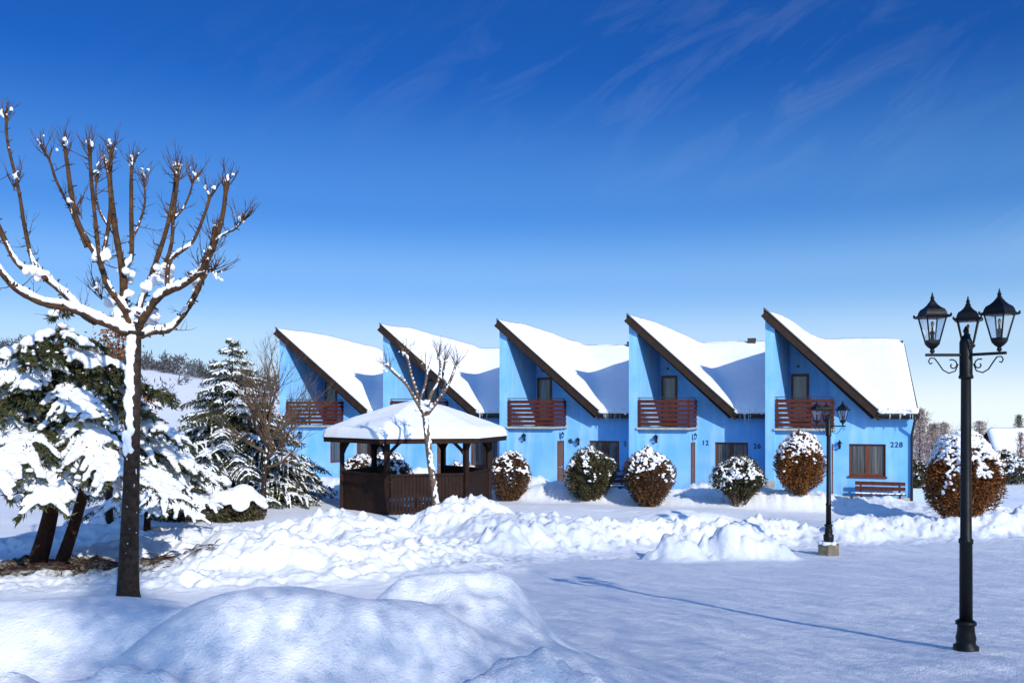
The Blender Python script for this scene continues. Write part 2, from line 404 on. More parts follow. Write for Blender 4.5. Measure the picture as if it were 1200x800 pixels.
def build_ground():
    ys = list(-9+np.linspace(0,11.5,28))
    s = ys[-1]+10
    while s < 17: s *= 1.0037; ys.append(s-10)
    while s < 40: s *= 1.0022; ys.append(s-10)
    while s < 60: s *= 1.006; ys.append(s-10)
    while s < 3200: s *= 1.0125; ys.append(s-10)
    ys = np.array(ys); nu = 1080
    u = np.linspace(-1,1,nu)
    Y, U = np.meshgrid(ys, u, indexing='ij')
    X = U*(.70*(Y+10)+3.0)
    Z = ground_h(X.ravel(), Y.ravel())
    V = np.stack([X.ravel(),Y.ravel(),Z],1)
    a = (np.arange(len(ys)-1)[:,None]*nu+np.arange(nu-1)[None,:]).ravel()
    Fq = np.stack([a,a+1,a+nu+1,a+nu],1)
    o = np_mesh('ground', V, Fq, M['ground'], smooth=True)
    o['kind'] = 'structure'; o['label'] = 'snow covered ground with ploughed heaps and smooth drifts'
    return o
build_ground()

# ------------------------------------------------------------------ snow blobs
_ico = None
def ico():
    global _ico
    if _ico is None:
        bm = bmesh.new(); bmesh.ops.create_icosphere(bm, subdivisions=1, radius=1)
        v = np.array([x.co[:] for x in bm.verts]); f = np.array([[q.index for q in t.verts] for t in bm.faces]); bm.free(); _ico = (v,f)
    return _ico
def blob(name, cen, rad, voxel, material, parent=None, smooth=3, noise=0.0, nscale=8):
    """union of balls re-meshed into one soft skin of snow"""
    v,f = ico(); cen = np.asarray(cen,float); rad = np.asarray(rad,float)
    if rad.ndim == 1: rad = np.stack([rad]*3,1)
    V = (v[None]*rad[:,None]+cen[:,None]).reshape(-1,3)
    Fc = (f[None]+(np.arange(len(cen))*len(v))[:,None,None]).reshape(-1,3)
    tmp = np_mesh('blob_tmp', V, Fc, None)
    md = tmp.modifiers.new('r','REMESH'); md.mode = 'VOXEL'; md.voxel_size = voxel
    if smooth:
        sm = tmp.modifiers.new('s','SMOOTH'); sm.iterations = smooth; sm.factor = .5
    dg = C.evaluated_depsgraph_get(); ev = tmp.evaluated_get(dg)
    me = bpy.data.meshes.new_from_object(ev, depsgraph=dg)
    bpy.data.objects.remove(tmp, do_unlink=True)
    me.name = name
    if noise:
        n = len(me.vertices); co = np.empty(n*3,np.float32); me.vertices.foreach_get('co',co); co = co.reshape(-1,3)
        no = np.empty(n*3,np.float32); me.vertices.foreach_get('normal',no); no = no.reshape(-1,3)
        d = fbm(co[:,0]*nscale+co[:,2]*nscale*.7, co[:,1]*nscale-co[:,2]*nscale*.6, 5, 3)
        co = co + no*(d*noise)[:,None]; me.vertices.foreach_set('co', co.astype(np.float32).ravel()); me.update()
    return link(name, me, material, parent, True)

def grid_patch(fn, nu, nv):
    """fn(u,v arrays)->xyz top; closed with a skirt from fn_base"""
    u,v = np.meshgrid(np.linspace(0,1,nu),np.linspace(0,1,nv),indexing='ij')
    top, base = fn(u.ravel(), v.ravel())
    idx = np.arange(nu*nv).reshape(nu,nv); f = []
    a=idx[:-1,:-1].ravel();b=idx[1:,:-1].ravel();c=idx[1:,1:].ravel();d=idx[:-1,1:].ravel()
    n = nu*nv
    fs = [np.stack([a,b,c,d],1), np.stack([d+n,c+n,b+n,a+n],1)]
    edge = np.concatenate([idx[:,0], idx[-1,1:], idx[-2::-1,-1], idx[0,-2:0:-1]])
    e2 = np.roll(edge,-1)
    fs.append(np.stack([edge,edge+n,e2+n,e2],1))
    return np.concatenate([top,base]), np.concatenate(fs)

# ------------------------------------------------------------------ lantern
def lantern(parent, loc, sc=1.0, wall=False, rot=R(45)):
    """four sided tapered lantern, 0.54 m tall at sc = 1; parts under an own mesh"""
    m = MB(); x,y,z = loc
    def P(r,h): return (r*sc*.76, h*sc)
    q = math.sqrt(2)
    m.lathe([P(.012,0),P(.03,.012),P(.022,.04),P(.05,.055),P(.085,.085),P(.085,.10)], 12, loc)
    m.lathe([P(.062*q,.095),P(.068*q,.10),P(.068*q,.118),P(.055*q,.125)], 4, loc, rot)
    # corner bars
    for k in range(4):
        a = rot+k*math.pi/2
        p0 = (x+math.cos(a)*.0475*q*sc, y+math.sin(a)*.0475*q*sc, z+.115*sc); p1 = (x+math.cos(a)*.0895*q*sc, y+math.sin(a)*.0895*q*sc, z+.335*sc)
        m.tube([p0,p1], .0075*sc, 5)
    m.lathe([P(.115*q,.325),P(.150*q,.33),P(.158*q,.342),P(.150*q,.352),P(.128*q,.358),P(.120*q,.385),P(.105*q,.41),P(.075*q,.428),P(.05*q,.45),P(.028*q,.48)], 4, loc, rot)
    m.lathe([P(.03,.475),P(.034,.49),P(.018,.502),P(.026,.516),P(.016,.53),P(.012,.545),P(.002,.575)], 10, loc)
    # little knobs on the roof corners
    for k in range(4):
        a = rot+k*math.pi/2
        m.lathe([P(.004,.335),P(.014,.345),P(.014,.36),P(.003,.37)], 6, (x+math.cos(a)*.118*q*sc, y+math.sin(a)*.118*q*sc, z))
    lan = m.build('lantern', M['iron'], parent)
    g = MB()
    g.lathe([P(.058*q,.122),P(.113*q,.326)], 4, loc, rot)
    g.f = g.f[:4]
    g.build('pane', M['glass'], lan)
    s_ = MB(); s_.lathe([P(.022,.115),P(.022,.17),P(.03,.18),P(.03,.20),P(.012,.21),P(.012,.24)], 8, loc)
    s_.build('socket', M['iron'], lan)
    b_ = MB(); b_.lathe([P(.008,.24),P(.018,.26),P(.018,.285),P(.006,.30)], 8, loc)
    b_.build('bulb', M['brass'], lan, True)
    return lan

def spiral(c, r0, r1, a0, a1, axis, n=14):
    pts = []
    for i in range(n+1):
        t = i/n; a = a0+(a1-a0)*t; r = r0+(r1-r0)*t
        pts.append(Vector(c)+axis*(math.cos(a)*r)+Vector((0,0,math.sin(a)*r)))
    return pts

def street_lamp(X, Y, label, angles, plinth, rz):
    z0 = gz(X,Y)
    z0 -= .03 if plinth else .13
    t = thing('street_lamp', label, 'street lamp', (X,Y,z0), rz, 'black lantern street lamps')
    h0 = 0
    if plinth:
        h0 = .30
        b = MB(); b.lathe([(.25,-.3),(.25,.22),(.255,.225),(.255,.26),(.24,.27)], 6, (0,0,0), R(10)); b.build('stone_base', M['stone'], t, False, .01)
        cs=[];rs=[]
        for k in range(26):
            a=random.random()*6.28;r=.2*math.sqrt(random.random()); cs.append((math.cos(a)*r,math.sin(a)*r,.285)); rs.append((.075,.075,.05))
        blob('snow_cap', cs, rs, .02, M['snow'], t)
    b = MB()
    b.lathe([(.105,h0-.1),(.105,h0),(.112,h0+.12),(.112,h0+.17),(.085,h0+.19),(.085,h0+.22),(.09,h0+.24),(.078,h0+.3),(.074,h0+.36),(.092,h0+.37),(.092,h0+.395),(.07,h0+.41)], 20)
    b.build('base', M['iron'], t, True)
    p = MB()
    p.lathe([(.058,h0+.40),(.056,1.12),(.064,1.13),(.064,1.16),(.051,1.18),(.044,2.66),(.044,2.7)], 20)
    p.build('pole', M['iron'], t, True)
    sl = MB()
    sl.lathe([(.044,2.66),(.064,2.665),(.064,2.69),(.057,2.70),(.057,3.0),(.052,3.02),(.035,3.06),(.018,3.075),(.018,3.09),(.027,3.105),(.02,3.125),(.006,3.155)], 20)
    sl.build('sleeve', M['iron'], t, True)
    for a in angles:
        ax = Vector((math.cos(a),math.sin(a),0)); rr = .315
        m = MB()
        m.bar(ax*.05+Vector((0,0,2.885)), ax*(rr+.06)+Vector((0,0,2.885)), .03, .026)
        S = []
        # S-scroll below the bar
        S += spiral(ax*.125+Vector((0,0,2.79)), .012, .055, R(400), R(60), ax, 16)[:]
        m.tube(S, .0065, 5)
        path = [ax*.072+Vector((0,0,2.80)), ax*.10+Vector((0,0,2.735)), ax*.16+Vector((0,0,2.715)), ax*.215+Vector((0,0,2.745)), ax*.26+Vector((0,0,2.81)), ax*.295+Vector((0,0,2.855)), ax*.335+Vector((0,0,2.855)), ax*.35+Vector((0,0,2.825)), ax*.335+Vector((0,0,2.80)), ax*.315+Vector((0,0,2.81))]
        m.tube(path, .0065, 5)
        m.build('bracket_arm', M['iron'], t)
        lantern(t, (ax.x*rr, ax.y*rr, 2.90), 1.0, rot=a+R(45))
    return t

LAMP1 = (at(1132,8.38), 8.38); LAMP2 = (at(971,19.9), 19.9)
street_lamp(*LAMP1, 'tall black three lantern lamp post standing in smooth snow at the right front', [R(-58),R(60),R(180)], False, 0)
street_lamp(*LAMP2, 'distant black lamp post on a stone block in front of the last blue house', [R(-40),R(80),R(200)], True, 0)

# ------------------------------------------------------------------ houses
def shed_z(x, y): return 7.03-.993*x+.103*y
def main_z(x, y): return 3.2+.534*(y-1.25)
def text_part(txt, size, loc, parent):
    cu = bpy.data.curves.new('house_number','FONT'); cu.body = txt; cu.size = size; cu.extrude = .012; cu.offset = .004*size/.3
    cu.space_character = 1.12
    o = bpy.data.objects.new('tmp_text', cu); col.objects.link(o)
    dg = C.evaluated_depsgraph_get(); me = bpy.data.meshes.new_from_object(o.evaluated_get(dg), depsgraph=dg)
    bpy.data.objects.remove(o, do_unlink=True)
    n = link('house_number', me, M['number'], parent); n.location = loc; n.rotation_euler = (R(90),0,0)
    return n

def wall_lamp(parent, x, y, z, right_side=False, sc=.62):
    m = MB()
    if right_side:
        m.box(x,x+.02,y-.035,y+.035,z-.04,z+.20); m.bar((x,y,z+.0),(x+.13,y,z-.03),.02,.02); c=(x+.13,y,z-.02)
    else:
        m.box(x-.035,x+.035,y-.02,y,z-.04,z+.20); m.bar((x,y,z+.0),(x,y-.13,z-.03),.02,.02); c=(x,y-.13,z-.02)
    w = m.build('wall_lamp', M['iron'], parent)
    g = MB(); q=math.sqrt(2)
    mm = MB()
    mm.lathe([(.01,0),(.03*sc,.02*sc),(.08*sc,.07*sc),(.08*sc,.10*sc)],8,c)
    for k in range(4):
        a=R(45)+k*math.pi/2
        mm.tube([(c[0]+math.cos(a)*.06*q*sc,c[1]+math.sin(a)*.06*q*sc,c[2]+.1*sc),(c[0]+math.cos(a)*.11*q*sc,c[1]+math.sin(a)*.11*q*sc,c[2]+.33*sc)],.008,4)
    mm.lathe([(.115*q*sc,.325*sc),(.15*q*sc,.335*sc),(.12*q*sc,.36*sc),(.10*q*sc,.41*sc),(.03*q*sc,.47*sc)],4,c,R(45))
    mm.lathe([(.02*sc,.46*sc),(.03*sc,.5*sc),(.004,.56*sc)],8,c)
    mm.build('lantern_cage', M['iron'], w)
    g.lathe([(.055*q*sc,.11*sc),(.105*q*sc,.325*sc)],4,c,R(45)); g.f=g.f[:4]
    g.build('pane', M['glass'], w)
    return w

def house(i, label, wx, num_left=None, num_right=None, lamp_main=None, pipe=True, side='door', seed=0):
    last = i == 5; rng = random.Random(seed)
    o = row(OFFS[i],0)
    h = thing('terraced_house', label, 'house', (o[0],o[1],0), -ROW_A, 'blue houses in the row')
    pitch = (OFFS[i+1]-OFFS[i]) if not last else 5.3
    x1 = pitch+.25 if not last else 5.2
    und = lambda x,y: shed_z(x,y)-.125
    undm = lambda x,y: main_z(x,y)-.125
    w = MB()
    w.plan([(0,0),(.34,0),(.72,2.64),(1.75,6.6),(1.48,6.6)], -.6, und)                  # skewed wing wall
    w.box(.352,2.35,.15,1.65,-.6,2.5)                                                 # entrance block
    zt = lambda x: shed_z(x,1.65)-.125
    top = main_z(0,1.65)-.125; xe = (7.03+.103*1.65-.125-top)/.993
    wx0,wx1,wz0,wz1 = wx, wx+1.3, .72, 1.98
    w.elev([(2.25,-.6),(wx0,-.6),(wx0,zt(wx0)),(2.25,zt(2.25))],1.65,1.87)
    w.elev([(wx0,-.6),(wx1,-.6),(wx1,wz0),(wx0,wz0)],1.65,1.87)
    if wx1 > xe: w.elev([(wx0,wz1),(wx1,wz1),(wx1,top),(xe,top),(wx0,zt(wx0))],1.65,1.87)
    else: w.elev([(wx0,wz1),(wx1,wz1),(wx1,zt(wx1)),(wx0,zt(wx0))],1.65,1.87)
    w.elev([(wx1,-.6),(x1,-.6),(x1,top),(max(xe,wx1),top)],1.65,1.87)
    w.plan([(.70,2.64),(2.25,2.64),(2.25,2.8),(.70,2.8)], 2.4, und)                    # loggia back wall
    w.plan([(2.25,1.87),(2.42,1.87),(2.42,2.8),(2.25,2.8)], 2.4, und)                  # loggia right wall
    w.box(1.6,x1-.2,11.6,11.8,-.6,3.3)                                                # back wall
    if last: w.plan([(5.0,1.87),(5.2,1.87),(5.2,6.68),(5.2,11.6),(5.0,11.6),(5.0,6.68)], -.6, lambda x,y: min(undm(x,y), undm(x,13.36-y)))
    if i == 1: w.plan([(1.5,6.6),(1.75,6.6),(1.75,6.68),(1.75,11.6),(1.5,11.6),(1.5,6.68)], -.6, lambda x,y: min(undm(x,y), undm(x,13.36-y)))
    w.build('wall', M['stucco'], h)
    # plinths
    p = MB(); p.box(2.35,x1-.06,1.59,1.648,-.6,-.02)
    p.build('plinth', M['plinth'], h)
    if last:
        p = MB(); p.box(-.012,.352,-.02,.5,-.6,.62); p.build('wing_plinth', M['plinth'], h)
    d = MB(); d.box(2.37,3.25,.3,1.55,-.6,-.16); d.build('doorstep', M['plinth'], h)
    # roofs
    r = MB()
    Rx0, Rx1 = (pitch+.22, pitch+1.43) if not last else (5.38, 5.15)
    shedp = [(-.04,-.25),(4.05,1.25),(1.63,6.68),(1.40,6.68)]
    r.plan(shedp, lambda x,y: shed_z(x,y)-.12, shed_z)
    r.plan([(4.06,1.25),(Rx0,1.25),(Rx1,6.68),(1.64,6.68)], lambda x,y: main_z(x,y)-.12, main_z)
    r.plan([(1.5,6.685),(Rx1,6.685),(Rx1 if last else pitch+1.43,12.1),(1.5,12.1)], lambda x,y: main_z(x,13.37-y)-.12, lambda x,y: main_z(x,13.37-y))
    roof = r.build('roof', M['tile'], h)
    bb = MB()
    A = Vector((-.03,-.275,shed_z(-.03,-.275)-.12)); B = Vector((4.08,1.235,shed_z(4.08,1.235)-.12))
    bb.bar(A, B, .05, .30); bb.bar(A+Vector((.06,.10,-.14)), B+Vector((-.25,.06,.02)), .14, .18)
    bb.build('barge_board', M['fascia'], roof)
    zc = MB(); zc.bar(A+Vector((0,-.01,.19)), B+Vector((0,-.01,.19)), .12, .045); zc.build('edge_flashing', M['zinc'], roof)
    # rafters seen from below
    for (xa,ya,xb,yb) in ((.45,.05,.72,2.6),(1.7,.5,1.75,2.6),(3.0,.95,3.0,1.65)):
        q = MB(); q.bar((xa,ya,shed_z(xa,ya)-.25),(xb,yb,shed_z(xb,yb)-.25),.12,.24); q.build('roof_beam', M['fascia'], roof)
    rc = MB(); rc.tube([(1.5,6.69,main_z(0,6.68)+.05),(Rx1-.05,6.69,main_z(0,6.68)+.05)],.10,8); rc.build('ridge_cap', M['tile'], roof)
    # eave, gutter
    g = MB(); gx1 = Rx0+ (0.03 if last else -.02)
    g.tube([(3.95,1.17,3.10),(gx1,1.17,3.08)], .065, 10); g.box(4.02,gx1-.02,1.235,1.29,2.93,3.06)
    g.build('gutter', M['gutter'], roof)
    if pipe:
        px = 5.22 if last else pitch-.02
        dp = MB(); yb = 1.58
        dp.tube([(px+.02,1.17,3.05),(px+.02,1.2,2.88),(px-.06,yb,2.35),(px-.06,yb,-.4)], .045, 10); 
        dp.build('downpipe', M['gutter'], h, True)
    if i in (3,4):
        v = MB(); v.box(3.9,4.25,6.5,6.85,6.05,6.52); v.build('roof_vent', M['tile'], roof)
    # snow on the roof
    Rs0,Rs1 = Rx0-.02, Rx1-.02
    if last: Rs0,Rs1 = Rx0-.04, Rx1-.03
    def fn(u,v):
        k=.6
        fx = np.where(u<k, -.05+(3.98+.05)*u/k, 3.98+(Rs0-3.98)*(u-k)/(1-k)); fy = np.where(u<k, -.17+(1.20+.17)*u/k, 1.12)
        bx = 1.44+(Rs1-1.44)*u; by = np.full_like(u,6.72)
        x = fx+(bx-fx)*v; y = fy+(by-fy)*v
        a = shed_z(x,y); b = main_z(x,y); ks=.14
        z = ks*np.logaddexp(a/ks,b/ks)
        base = np.maximum(a,b)+.004
        du = np.minimum(u*1.2+.05+.9*v, (1-u)*3.0 if last else (1-u)*3.0+.12); dv = v*6.0
        e = np.minimum(du,dv)
        T = (.27+.06*fbm(x*.55+seed*3,y*.55,seed,3))*(1-np.exp(-np.maximum(e,0)/.16))
        # thinner crest by the peak, swept bare right at the tip
        T = T*(.45+.55*sstep(0,1.2,x+.3*y))
        T = T+.02*fbm(x*4,y*4,seed+9,3)
        bulge = np.exp(-dv/.25)*(u>k)*.05
        zt_ = base+np.maximum(T,.015)+(z-np.maximum(a,b))*(1-np.exp(-dv/.5))
        return np.stack([x,y-bulge,zt_],1), np.stack([x,y,base],1)
    V,Fs = grid_patch(fn, 80, 60)
    sn = np_mesh('roof_snow', V, Fs, M['snow'], roof, True)
    def fb(u,v):
        x = 1.55+(Rs1-1.55)*u; y = 6.70+5.4*v; b = main_z(x,13.37-y)
        T=.27+.1*fbm(x*.5,y*.5,seed+4,3); T=T*(1-np.exp(-np.minimum((1-v)*6,np.minimum(u,1-u)*4+.05)/.16))
        return np.stack([x,y,b+T+.01],1), np.stack([x,y,b+.004],1)
    V,Fs = grid_patch(fb, 30, 24); np_mesh('roof_snow', V, Fs, M['snow'], roof, True)
    # icy lip and icicles
    cs=[];rs=[]
    for k in range(int((Rs0-4.1)*26)):
        cs.append((4.12+rng.random()*(Rs0-4.12), 1.16+rng.uniform(-.04,.06), 3.20+rng.uniform(-.06,.10))); rs.append(rng.uniform(.05,.095))
    blob('eave_snow', cs, rs, .03, M['snow'], roof, 2)
    for k in range(9):
        xx = (4.12+abs(rng.gauss(0,.33))) if not last else 4.3+rng.random()*.9
        if xx > Rs0-.1: continue
        L_ = rng.choice([.12,.18,.25,.35,.6 if not last else .2])
        ic = MB(); ic.tube([(xx,1.12,3.14),(xx,1.12,3.14-L_*.5),(xx,1.12,3.14-L_)],[.02,.012,.002],6)
        ic.build('icicle', M['ice'], roof, True)
    # balcony
    b = MB(); b.box(.30,2.47,-.07,2.638,2.5,2.585); slab = b.build('balcony_slab', M['plinth'], h, False, .01)
    bal = MB()
    for k in range(6):
        z = 2.66+k*.178
        bal.box(.38,2.40,-.03,0,z,z+.13)
        bal.box(2.405,2.432,-.03,1.64,z,z+.13)
    rail = bal.build('balcony_railing', M['redwood'], h, False, .006)
    for (x,y) in ((.43,.032),(1.62,.032),(2.368,.032),(2.368,1.60)):
        po = MB(); po.box(x-.035,x+.035,y-.03,y+.03,2.585,3.70)
        po.build('railing_post', M['redwood'], rail, False, .005)
    hr = MB(); hr.tube([(.36,.03,3.76),(2.37,.03,3.76),(2.37,1.62,3.76)],.016,6)
    for x in (.43,1.62,2.36): hr.tube([(x,.03,3.70),(x,.03,3.76)],.01,5)
    hr.build('handrail', M['zinc'], rail)
    # balcony door
    fr = MB(); dx0,dx1,dz0,dz1 = .77,1.45,2.59,4.72; y=2.64
    fr.box(dx0,dx0+.09,y-.05,y-.001,dz0,dz1); fr.box(dx1-.09,dx1,y-.05,y-.001,dz0,dz1)
    fr.box(dx0+.09,dx1-.09,y-.05,y-.001,dz1-.1,dz1); fr.box(dx0+.09,dx1-.09,y-.05,y-.001,dz0,dz0+.3)
    bd = fr.build('balcony_door', M['frame'], h, False, .006)
    pn = MB(); pn.box(dx0+.088,dx1-.088,y-.025,y-.003,dz0+.3,dz1-.1); pn.build('pane', M['curtain_pale'], bd)
    hd = MB(); hd.tube([(dx0+.05,y-.05,3.6),(dx0+.05,y-.10,3.6),(dx0+.15,y-.10,3.6)],.011,6); hd.build('handle', M['zinc'], bd)
    vt = MB(); vt.box(1.0,1.09,2.60,2.64,4.98,5.06); vt.build('vent_grille', M['gutter'], h)
    # window in the reveal
    fr = MB(); y=1.73
    fr.box(wx0,wx0+.075,y,y+.06,wz0+.04,wz1); fr.box(wx1-.075,wx1,y,y+.06,wz0+.04,wz1); fr.box(wx0+.075,wx1-.075,y,y+.06,wz1-.075,wz1)
    fr.box(wx0+.075,wx1-.075,y,y+.06,wz0+.04,wz0+.12); fr.box((wx0+wx1)/2-.08,(wx0+wx1)/2+.08,y-.012,y+.06,wz0+.12,wz1-.075)
    wn = fr.build('window', M['frame'], h, False, .006)
    for xa,xb in ((wx0+.075,(wx0+wx1)/2-.08),((wx0+wx1)/2+.08,wx1-.075)):
        pn = MB(); pn.box(xa-.002,xb+.002,y+.03,y+.05,wz0+.118,wz1-.073); pn.build('pane', M['curtain_dark'], wn)
    sl = MB(); sl.box(wx0-.04,wx1+.05,1.59,1.73,wz0-.03,wz0+.04); sl.build('sill', M['frame'], wn, False, .005)
    # side entrance on the right face of the block
    if side == 'door':
        dd = MB(); dd.box(2.351,2.39,.62,.70,-.16,1.98); dd.box(2.351,2.39,1.40,1.48,-.16,1.98); dd.box(2.351,2.39,.70,1.40,1.90,1.98)
        dr = dd.build('door', M['frame'], h, False, .005)
        lf = MB(); lf.box(2.352,2.372,.70,1.40,-.16,.86); lf.box(2.352,2.372,.70,1.40,.90,1.90); lf.box(2.352,2.382,.80,1.30,-.02,.75); lf.build('door_leaf', M['doorwood'], dr, False, .01)
        hd = MB(); hd.tube([(2.37,.78,.9),(2.43,.78,.9),(2.43,.90,.9)],.012,6); hd.build('handle', M['zinc'], dr)
    else:
        dd = MB(); dd.box(2.351,2.39,.62,.70,.85,1.98); dd.box(2.351,2.39,1.40,1.48,.85,1.98); dd.box(2.351,2.39,.70,1.40,1.90,1.98); dd.box(2.351,2.39,.70,1.40,.85,.93)
        dr = dd.build('window', M['frame'], h, False, .005)
        lf = MB(); lf.box(2.352,2.372,.699,1.401,.93,1.90); lf.build('pane', M['curtain_dark'], dr)
    wall_lamp(h, 1.08, .15, 2.02)
    if i in (3,4): wall_lamp(h, 2.35, .95, 2.12, True, .5)
    if lamp_main: wall_lamp(h, lamp_main, 1.65, 1.82)
    if i == 3:
        pl = MB(); pl.lathe([(.10,0),(.10,.02),(.085,.028)], 20); q = pl.build('oval_plaque', M['zinc'], h); q.location=(2.62,1.652,1.95); q.rotation_euler=(R(90),0,0)
    if num_left: text_part(num_left[0], .27, (num_left[1],1.648,num_left[2]), h)
    if num_right: text_part(num_right[0], .27, (num_right[1],1.648,num_right[2]), h)
    return h

house(1, 'blue house farthest left in the row, balcony half hidden behind a twiggy bare tree', 3.1, pipe=True, side='window', seed=1)
house(2, 'blue house directly behind the wooden gazebo, with its lower floor mostly hidden', 3.5, seed=2)
house(3, 'blue house in the middle of the row with an oval plaque beside its wall lamp', 3.45, num_right=('2',4.93,1.78), lamp_main=2.98, pipe=False, seed=3)
house(4, 'blue house with the numbers 12 and 26 on its ground floor wall', 3.15, num_left=('12',2.62,1.86), num_right=('26',4.66,1.75), seed=4)
house(5, 'blue end house numbered 228 with a bench below its ground floor window', 2.96, num_right=('228',4.42,1.88), lamp_main=2.62, seed=5)

# ------------------------------------------------------------------ benches
def bench(t, d, label, w=1.75):
    x,y = row(t,d); z = -.30
    b = thing('bench', label, 'bench', (x,y,z), -ROW_A, 'red timber benches')
    s = MB()
    for k in range(3): s.box(-w/2,w/2,-.24+k*.125,-.13+k*.125,.42,.455)
    s.build('seat', M['redwood'], b, False, .006)
    r = MB()
    for k in range(2): r.box(-w/2,w/2,.17+.015*k,.20+.015*k,.56+.19*k,.70+.19*k)
    r.build('backrest', M['redwood'], b, False, .006)
    for sx in (-1,1):
        l = MB(); x0=sx*(w/2-.2)
        l.box(x0-.035,x0+.035,-.22,-.15,-.05,.42); l.box(x0-.035,x0+.035,.205,.25,-.05,.88); l.box(x0-.035,x0+.035,-.15,.205,.34,.42)
        l.build('leg', M['redwood'], b, False, .006)
    cs=[];rs=[]
    for k in range(110): cs.append((random.uniform(-w/2+.03,w/2-.03),random.uniform(-.21,.10),.465)); rs.append((.06,.05,.035))
    for k in range(60): cs.append((random.uniform(-w/2+.03,w/2-.03),.195+.015,.895)); rs.append((.05,.02,.018))
    blob('snow_cover', cs, rs, .02, M['snow'], b)
    return b
bench(4.05, 1.05, 'dark red timber bench against the wall below the window of house 228')
bench(OFFS[3]+4.35, 1.05, 'red timber bench half hidden between two round shrubs', 1.6)

# ------------------------------------------------------------------ gazebo
def gazebo():
    cx, cy = at(489,30.3), 30.3; z0 = -.12
    g = thing('gazebo', 'dark brown six sided wooden gazebo with thick snow on its roof', 'gazebo', (cx,cy,z0))
    A = [R(14+60*k) for k in range(6)]; Rp = 2.5
    pt = lambda a,r: Vector((math.cos(a)*r, math.sin(a)*r, 0))
    pr = [pt(a,Rp) for a in A]
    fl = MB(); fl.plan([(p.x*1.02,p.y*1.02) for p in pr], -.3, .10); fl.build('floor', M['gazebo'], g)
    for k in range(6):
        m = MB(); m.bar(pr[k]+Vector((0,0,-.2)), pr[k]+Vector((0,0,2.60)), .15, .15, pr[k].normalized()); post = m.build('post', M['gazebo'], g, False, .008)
        # curved-looking knee braces to both neighbours
        for j in (k-1,(k+1)%6):
            d = (pr[j]-pr[k]).normalized(); b = MB()
            q = [pr[k]+d*.05+Vector((0,0,1.98)), pr[k]+d*.16+Vector((0,0,2.14)), pr[k]+d*.34+Vector((0,0,2.32)), pr[k]+d*.46+Vector((0,0,2.42))]
            for a_,b_ in zip(q[:-1],q[1:]): b.bar(a_, b_+(b_-a_)*.06, .07, .10)
            b.build('brace', M['gazebo'], post)
    for k in range(6):
        a,b = pr[k], pr[(k+1)%6]; d = (b-a).normalized(); L_ = (b-a).length; nrm = Vector((d.y,-d.x,0))
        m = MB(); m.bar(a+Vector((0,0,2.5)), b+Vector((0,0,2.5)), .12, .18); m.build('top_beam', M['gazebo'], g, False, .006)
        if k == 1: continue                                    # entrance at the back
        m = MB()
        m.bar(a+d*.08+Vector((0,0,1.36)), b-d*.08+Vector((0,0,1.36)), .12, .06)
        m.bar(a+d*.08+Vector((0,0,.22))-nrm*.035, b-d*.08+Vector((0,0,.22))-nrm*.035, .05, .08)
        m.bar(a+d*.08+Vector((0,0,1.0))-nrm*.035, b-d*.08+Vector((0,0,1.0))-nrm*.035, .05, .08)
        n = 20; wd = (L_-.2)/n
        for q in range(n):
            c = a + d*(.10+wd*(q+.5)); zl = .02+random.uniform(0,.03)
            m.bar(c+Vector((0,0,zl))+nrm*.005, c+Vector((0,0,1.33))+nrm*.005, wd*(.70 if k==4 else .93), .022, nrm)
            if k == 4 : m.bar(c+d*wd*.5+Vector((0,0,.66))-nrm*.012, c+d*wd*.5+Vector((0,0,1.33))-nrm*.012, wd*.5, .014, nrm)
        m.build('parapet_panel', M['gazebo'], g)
    # roof
    Re = 3.12; ze, za = 2.50, 3.62
    r = MB(); n0=len(r.v)
    vs = [tuple(pt(a,Re)+Vector((0,0,ze))) for a in A]+[(0,0,za)]+[tuple(pt(a,Re-.02)+Vector((0,0,ze-.09))) for a in A]+[(0,0,za-.1)]
    fs = [(k,(k+1)%6,6) for k in range(6)]+[((k+1)%6+7,k+7,13) for k in range(6)]+[(k+7,(k+1)%6+7,(k+1)%6,k) for k in range(6)]
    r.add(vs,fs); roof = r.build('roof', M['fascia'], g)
    f = MB()
    for k in range(6): f.bar(pt(A[k],Re-.03)+Vector((0,0,ze-.075)), pt(A[(k+1)%6],Re-.03)+Vector((0,0,ze-.075)), .035, .15)
    f.build('fascia_board', M['gazebo'], roof)
    for k in range(6):
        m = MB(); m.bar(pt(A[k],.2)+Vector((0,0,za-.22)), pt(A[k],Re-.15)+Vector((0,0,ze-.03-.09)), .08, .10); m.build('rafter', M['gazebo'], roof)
    # snow: polar height field that keeps the six facets
    nr,na = 46,180; V=[];Fc=[]
    ang = np.linspace(0,2*np.pi,na,endpoint=False); rr = np.linspace(0,1,nr)
    Rg,Ag = np.meshgrid(rr,ang,indexing='ij')
    rel = (Ag-R(14)) % (np.pi/3) - np.pi/6
    edge = Re*math.cos(np.pi/6)/np.cos(rel)
    edge = edge*(1+.012)+.03*fbm(np.cos(Ag)*5,np.sin(Ag)*5,3,3)
    x = Rg*edge*np.cos(Ag); y = Rg*edge*np.sin(Ag)
    T = .26+.05*fbm(x*.9,y*.9,8,3)+.012*fbm(x*6,y*6,9,3)
    prof = np.sqrt(np.clip(1-np.maximum(0,(Rg-.93)/.07)**2,0,1))
    z = za+(ze-za)*Rg*.985 + T*prof*(.55+.45*sstep(0,.35,Rg)) 
    top = np.stack([x.ravel(),y.ravel(),z.ravel()],1); bot = np.stack([x.ravel(),y.ravel(),(za+(ze-za)*Rg+.006).ravel()],1)
    idx = np.arange(nr*na).reshape(nr,na); a=idx[:-1];b=np.roll(idx,-1,1)[:-1];c=np.roll(idx,-1,1)[1:];d=idx[1:]
